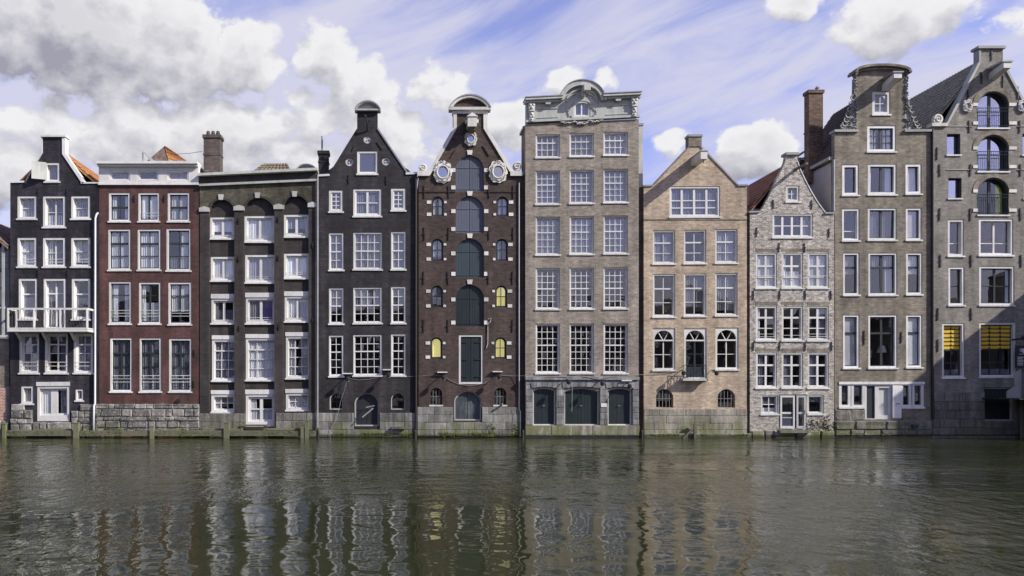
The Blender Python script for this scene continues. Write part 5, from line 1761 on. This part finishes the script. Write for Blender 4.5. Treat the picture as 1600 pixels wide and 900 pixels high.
# ================================================================== next building on the right, outside the frame: it juts out and shades the two right-hand houses
h = House('projecting_house', 'brick house beyond the right edge that juts out over the water', 1788, 2042, -5.2)
for x in (1832, 1902, 1972):
    for y in (470, 540, 600):
        h.win(x, y, x + 34, y + 48, 2, 2)
h.wall([(1788, 720), (2042, 720), (2042, 390), (1788, 390)], 'brick_greybrown', eave=390, depth=14)
h.inside([390, 530, 600], 2.6)
h.roof((1915, 330), 390, -.1, 14, 'tile_dark', tiles=())
MB().prism(h.P([(1788, 391), (2042, 391), (1915, 331)]), .02, .3).build('gable', 'brick_greybrown', h.root)

# ================================================================== small things
def free(name, m, mat, label, cat, group=None, smooth=False, origin=None):
    o = m.build(name, mat, None, (0, 0, 0), smooth)
    return tag(o, label, cat, group)


class W0:
    """pixel to world at a given depth"""
    @staticmethod
    def p(px, py, y=0.0):
        k = (D + y) / D
        return (CAMX + (px - VX) / S * k, y, CAMZ + (HY - py) / S * k)


wp = W0.p
# timber fender along the foot of the three left-hand houses
fe = bpy.data.objects.new('timber_fender', None)
fe.location = wp(250, 676, -.5)
col.objects.link(fe)
tag(fe, 'mossy timber fender beam with stubby posts along the foot of the left-hand houses', 'fender')
fl = fe.location
segs = [(-60, 118), (119, 240), (241, 356), (357, 494)]
for i, (xa, xb) in enumerate(segs):
    a, b = wp(xa, 672.5 + .5 * (i % 2), -.5), wp(xb, 681, -.5)
    MB().box(a[0] - fl.x + .01, b[0] - fl.x, -.16, .10, b[2] - fl.z, a[2] - fl.z).build('beam', 'timber_wet', fe)
for i, (xa, xb, y) in enumerate(((54, 112, 670), (318, 378, 669.5), (418, 478, 669))):
    a, b = wp(xa, y, -.3), wp(xb, y + 3, -.3)
    MB().box(a[0] - fl.x, b[0] - fl.x, .02, .30, b[2] - fl.z, a[2] - fl.z).build('plank', 'timber_wet', fe)
for i, (x, yt, wd) in enumerate(((9, 661, 5), (121, 660, 8), (239, 665, 6), (355, 659, 8), (480, 657, 6), (473, 663, 5))):
    a = wp(x - wd / 2, yt, -.5)
    b = wp(x + wd / 2, 682, -.5)
    x0, x1 = a[0] - fl.x, b[0] - fl.x
    mm = MB().box(x0, x1, -.24, -.02, -1.0, a[2] - fl.z - .04)
    mm.box(x0 - .02, x1 + .02, -.26, .0, a[2] - fl.z - .05, a[2] - fl.z)
    mm.build('post', 'timber_pale', fe)
# wooden step under the white doors of the arcade house
a, b = wp(376, 663.5, -.4), wp(420, 666, -.4)
st_ = bpy.data.objects.new('wooden_step', None)
st_.location = ((a[0] + b[0]) / 2, -.4, .3)
col.objects.link(st_)
tag(st_, 'low wooden landing step below the white double doors of the arcade house', 'step')
MB().box(a[0] - st_.location.x, b[0] - st_.location.x, -.15, .30, b[2] - .3, a[2] - .3).build('tread', 'timber_wet', st_)
for x in (378, 414):
    q = wp(x, 666, -.4)
    MB().box(q[0] - st_.location.x - .06, q[0] - st_.location.x + .08, -.1, .2, -.35, b[2] - .3).build('leg', 'timber_wet', st_)
# mooring post with stay
q = wp(1086, 672, -.55)
mo = bpy.data.objects.new('mooring_post', None)
mo.location = (q[0], q[1], 0)
col.objects.link(mo)
tag(mo, 'short dark timber mooring post with slanting stay in front of the tan house', 'post')
MB().box(-.07, .07, -.07, .07, -.6, .78).build('upright', 'timber_wet', mo)
MB().box(-.22, .34, -.05, .05, .66, .74).build('crosspiece', 'timber_wet', mo)
MB().tube([(.0, -.02, .62), (-.72, -.02, -.08)], .045, 6).build('stay', 'timber_wet', mo)
# corner posts standing in the water at the house joints
for x, lab in ((497, 'black timber pile in the water between the arcade house and the black house'), (649, 'black timber pile in the water between the black house and the warehouse'), (817, 'black timber pile in the water left of the tall taupe house'), (1003, 'black timber pile in the water between the taupe and the tan house')):
    q = wp(x, 683, -.45)
    m = MB().lathe([(.085, -.8), (.08, .35), (.065, .42)], q[0], q[1], 0, 8)
    free('mooring_pile', m, 'iron', lab, 'post', 'timber piles at the house joints')


def floodlight(x, y, yo, label, tray=True, side=1):
    q = wp(x, y, yo)
    o = bpy.data.objects.new('floodlight', None)
    o.location = q
    col.objects.link(o)
    tag(o, label, 'lamp', 'floodlights along the string of cable')
    MB().tube([(0, 0, .05), (.02 * side, -.30, .04), (.05 * side, -.55, -.02)], .025, 6).build('arm', 'lamp_black', o)
    MB().lathe([(.05, -.16), (.11, -.12), (.12, .02), (.06, .08)], .05 * side, -.55, -.08, 10).build('lamp_head', 'lamp_black', o)
    MB().add(*ball(.05 * side + .02, -.55, -.20, .07)).build('lens', 'white', o)
    if tray:
        MB().box(-.28, .28, -.20, -.02, .16, .22).build('tray', 'white', o)
    return o


floodlight(543, 589, 0, 'floodlight under the lower left sash of the black house')
floodlight(606, 583, 0, 'floodlight between the lower middle and right sashes of the black house')
floodlight(691, 587, -.1, 'floodlight left of the white-framed door of the brown warehouse')
floodlight(777, 586, -.1, 'floodlight right of the white-framed door of the brown warehouse')
floodlight(884, 594, -.34, 'floodlight above the left stone pier of the tall taupe house', False)
floodlight(936, 596, -.34, 'floodlight above the right stone pier of the tall taupe house', False)
floodlight(978, 600, -.34, 'floodlight over the right-hand dark door of the tall taupe house')
floodlight(1064, 580, -.27, 'floodlight at the left of the small iron balcony', False, -1)
floodlight(1112, 580, -.27, 'floodlight at the right of the small iron balcony', False)
pts = []
for (x, y) in ((543, 591), (560, 594), (575, 593), (606, 587), (640, 588.5), (675, 586), (691, 587), (705, 595), (716, 600), (735, 603), (757, 599), (777, 586), (800, 587.5), (830, 587), (880, 589), (905, 587), (936, 593), (960, 588), (985, 586), (1010, 585), (1040, 583), (1064, 579)):
    pts.append(wp(x, y, -.02 if x < 652 else (-.14 if x < 815 else (-.52 if x < 1000 else -.32))))
free('power_cable', MB().tube(pts, .012, 5), 'lead', 'thin pale cable strung along the middle houses above the basements', 'cable')
free('hanging_rope', MB().tube([wp(543, 592, -.25), wp(538, 610, -.18), wp(532, 628, -.14), wp(527, 650, -.14), wp(519, 668, -.16), wp(516, 686, -.2)], .011, 5), 'lead', 'slack pale rope hanging to the water on the left of the black house', 'rope')
m = MB()
a, b = Vector(wp(566, 652, -.35)), Vector(wp(583, 638, -.35))
dv = (b - a).normalized() * .0
nrm = Vector((-(b - a).z, 0, (b - a).x)).normalized() * .035
m.prism([((a + nrm).x, (a + nrm).z), ((a - nrm).x, (a - nrm).z), ((b - nrm).x, (b - nrm).z), ((b + nrm).x, (b + nrm).z)], -.40, -.34)
m.tube([wp(583, 638, -.37), wp(572, 637, -.1), wp(570, 638, .12)], .02, 5)
m.tube([wp(572, 636.5, -.3), wp(585, 634, -.3)], .03, 5)
free('metal_hoist_arm', m, 'gutter', 'pale metal swing arm across the arched basement door of the black house', 'arm')
m = MB().tube([wp(785, 631, -.42), wp(779, 636, -.3), wp(772, 641, -.16)], .05, 6)
m.tube([wp(785, 631, -.42), wp(784, 634, -.16)], .03, 5)
free('pipe_stub', m, 'lead', 'short pipe end with bracket under the right barred opening of the brown warehouse', 'pipe')
free('drop_chain', MB().tube([wp(896, 603, -.55), wp(894, 606, -.55), wp(893.3, 640, -.5), wp(893, 643, -.5)], .022, 5), 'lead', 'chain hanging over the middle dark doors of the tall taupe house', 'chain')
free('roof_cable', MB().tube([wp(276, 240.5, 3.2), wp(296, 239.5, 2.9), wp(316, 236.5, 2.6)], .014, 4), 'lead', 'thin wire strung from the tiled roof hood to the chimney', 'wire')
sd_ = MB().box(-.1, .1, -.1, .1, 0, .1)
q = wp(322, 269, 1.0)
m = MB().lathe([(.04, -.16), (.04, 0), (.02, .02)], 0, 0, 0, 8)
m.lathe([(.02, 0), (.17, .07), (.20, .10)], 0, -.08, -.04, 12)
o = m.build('satellite_dish', 'grey_white', None, q)
tag(o, 'small pale satellite dish at the foot of the brick chimney', 'dish')
# hanging sign board at the right edge
q = wp(1596, 557, -.7)
sg = bpy.data.objects.new('sign_board', None)
sg.location = q
col.objects.link(sg)
tag(sg, 'black hanging sign board with white cup mark at the right edge', 'sign')
MB().box(-.33, .45, -.03, .03, -.62, .60).build('board', 'black_board', sg)
MB().box(-.36, .48, -.045, .045, .60, .65).build('frame_top', 'timber_pale', sg)
m = MB().prism([(-.02, .28), (.06, .18), (.26, .18), (.36, .30), (.36, .44), (-.02, .44)], -.042, -.03)
m.tube([(-.02, -.038, .42), (-.12, -.038, .40), (-.10, -.038, .30), (.0, -.038, .28)], .02, 5)
m.tube([(-.16, -.038, .13), (.42, -.038, .13)], .018, 5)
m.build('cup_mark', 'white', sg)
m = MB()
for i in range(6):
    m.box(-.24, -.24 + random.uniform(.2, .34), -.037, -.03, -.06 - i * .085, -.02 - i * .085)
m.build('menu_lines', 'white', sg)
MB().tube([(-.30, .3, .92), (-.1, -.1, .98), (.15, -.2, 1.05)], .05, 6).build('wall_lamp_arm', 'lamp_black', sg)
MB().add(*ball(.02, -.15, 1.02, .14)).build('lamp_head', 'lamp_black', sg)
# landing stage that pokes in at the right edge
q = wp(1622, 650, -2.2)
la = bpy.data.objects.new('landing_stage', None)
la.location = (q[0], q[1], 0)
col.objects.link(la)
tag(la, 'dark timber landing stage poking in at the lower right edge', 'jetty')
z = wp(0, 622, -2.2)[2]
MB().box(-1.6, 3.2, -.8, 1.9, z - .07, z).build('deck', 'black_board', la)
MB().prism([(-1.25, z), (-.5, z), (-.5, z + 1.55), (-.85, z + 1.3), (-.85, z + .6), (-1.25, z + .35)], .5, .58).build('side_panel', 'gutter', la)
for x in (.45, 2.4):
    MB().box(x - .1, x + .1, -.75, -.55, -.8, z + 1.2).build('post', 'timber_wet', la)
    MB().box(x - .1, x + .1, 1.5, 1.7, -.8, z - .15).build('post', 'timber_wet', la)
MB().box(-.1, 3.2, -.70, -.62, z + .95, z + 1.05).build('handrail', 'timber_wet', la)
MB().box(.3, 3.2, -.68, -.64, -.3, z - .2).build('skirt', 'black_board', la)

def potted_plant(px, py, y, label, hgt=.42):
    q = wp(px, py, y)
    o = bpy.data.objects.new('potted_plant', None)
    o.location = q
    col.objects.link(o)
    tag(o, label, 'plant', 'plants on window sills')
    MB().lathe([(.06, 0), (.085, .13), (.09, .15)], 0, 0, 0, 9).build('pot', 'red_brown', o)
    m = MB()
    for i in range(26):
        a, e, l = random.uniform(0, 6.28), random.uniform(.3, 1.4), random.uniform(.5, 1) * hgt
        d = Vector((math.cos(a) * math.cos(e), math.sin(a) * math.cos(e) * .5, math.sin(e)))
        sd2 = d.cross(Vector((0, 1, .2))).normalized() * .035
        b0 = Vector((0, 0, .14))
        m.add([b0 + d * l * .45 - sd2, b0 + d * l, b0 + d * l * .45 + sd2, b0], [(0, 1, 2, 3)])
    m.build('leaves', 'plant_green', o)


plain('plant_green', (.05, .09, .03), .6)
potted_plant(1190, 524, -.04, 'small potted plant behind the left window of the pale bell-gable house')
potted_plant(1270, 524, -.04, 'small potted plant behind the right window of the pale bell-gable house')
potted_plant(866, 574, -.05, 'small potted plant in the lowest left sash of the tall taupe house', .5)
potted_plant(962, 574, -.05, 'small potted plant in the lowest right sash of the tall taupe house', .35)
potted_plant(1040, 488, .0, 'small potted plant behind the left second-row window of the tan house')
q = wp(1378, 568, .6)
tl_ = bpy.data.objects.new('table_lamp', None)
tl_.location = q
col.objects.link(tl_)
tag(tl_, 'table lamp with pale shade behind the large dark window above the white basement', 'lamp')
MB().lathe([(.12, 0), (.12, .03), (.03, .06), (.05, .3), (.02, .5), (.02, .75)], 0, 0, 0, 10).build('base', 'lead', tl_)
MB().lathe([(.26, .62), (.13, 1.02)], 0, 0, 0, 14).build('shade', 'net_curtain', tl_)

t = newmat('moss')
mo_ = t.n('ShaderNodeNewGeometry').outputs['Position']
finish(t, t.mix(t.mapr(t.noise(mo_, 2.0, 3), .35, .65), (.075, .105, .018), (.12, .135, .03)), .9)
m = MB()
for (xa, xb, y, n_, top) in ((0, 494, -.66, 520, 673.5), (497, 652, -.07, 330, 676), (652, 815, -.17, 420, 676), (1005, 1172, -.48, 260, 678), (821, 998, -.46, 160, 680), (762, 812, -.18, 260, 662), (12, 150, -.10, 160, 668), (160, 312, -.10, 220, 668), (1304, 1590, -.36, 240, 678)):
    for i in range(n_):
        px = random.uniform(xa, xb)
        if math.sin(px * .11) + math.sin(px * .043 + 1) + random.uniform(-.8, .8) < -.1:
            continue
        py = top + abs(random.gauss(0, 1)) * (680 - top) * .7
        q = wp(px, min(py, 682), y + random.uniform(-.01, .01))
        r_ = random.uniform(.02, .055)
        a = random.uniform(0, 6.28)
        pts_ = [(q[0] + r_ * math.cos(a + j * 2.1), q[1] - random.uniform(.005, .035), q[2] + r_ * .7 * math.sin(a + j * 2.1)) for j in range(3)]
        m.add(pts_ + [(q[0], q[1] + .02, q[2] - .01)], [(0, 1, 2), (0, 1, 3), (1, 2, 3), (2, 0, 3)])
o = m.build('moss', 'moss')
tag(o, 'green moss growing in tufts along the waterline of the houses', 'moss', kind='stuff')

# houses across the water, behind the camera: they fill the lower half of what the panes mirror
for i in range(16):
    x0 = -72 + i * 15.5
    hgt = random.uniform(11.5, 16)
    o = bpy.data.objects.new('far_bank_house', None)
    o.location = (x0, -98, .9)
    col.objects.link(o)
    tag(o, '%s brick house on the far bank behind the photographer' % ('first second third fourth fifth sixth seventh eighth ninth tenth eleventh twelfth thirteenth fourteenth fifteenth sixteenth'.split()[i]), 'house', 'houses on the bank behind the photographer')
    bw = 14.6
    mt = random.choice(['brick_umber', 'brick_brown', 'brick_chimney'])
    MB().box(0, bw, -10, 0, -.2, hgt).build('wall', mt, o)
    MB().add([(-.2, .3, hgt), (bw + .2, .3, hgt), (bw + .2, -10.3, hgt), (-.2, -10.3, hgt), (.4, -5, hgt + 3.2), (bw - .4, -5, hgt + 3.2)], [(0, 1, 5, 4), (1, 2, 5), (2, 3, 4, 5), (3, 0, 4), (0, 3, 2, 1)]).build('roof', 'tile_dark', o)
    wm_ = MB().box(-.55, .55, -.02, .06, 0, 1.7).mesh('window', 'cream')
    pm = MB().box(-.45, .45, .06, .075, .1, 1.6).mesh('pane', 'glass_mirror')
    for r_ in range(int(hgt // 3.3)):
        for c_ in range(5):
            wo = put('window', wm_, o, (1.6 + c_ * 2.8, 0, 1.0 + r_ * 3.2))
            put('pane', pm, wo)
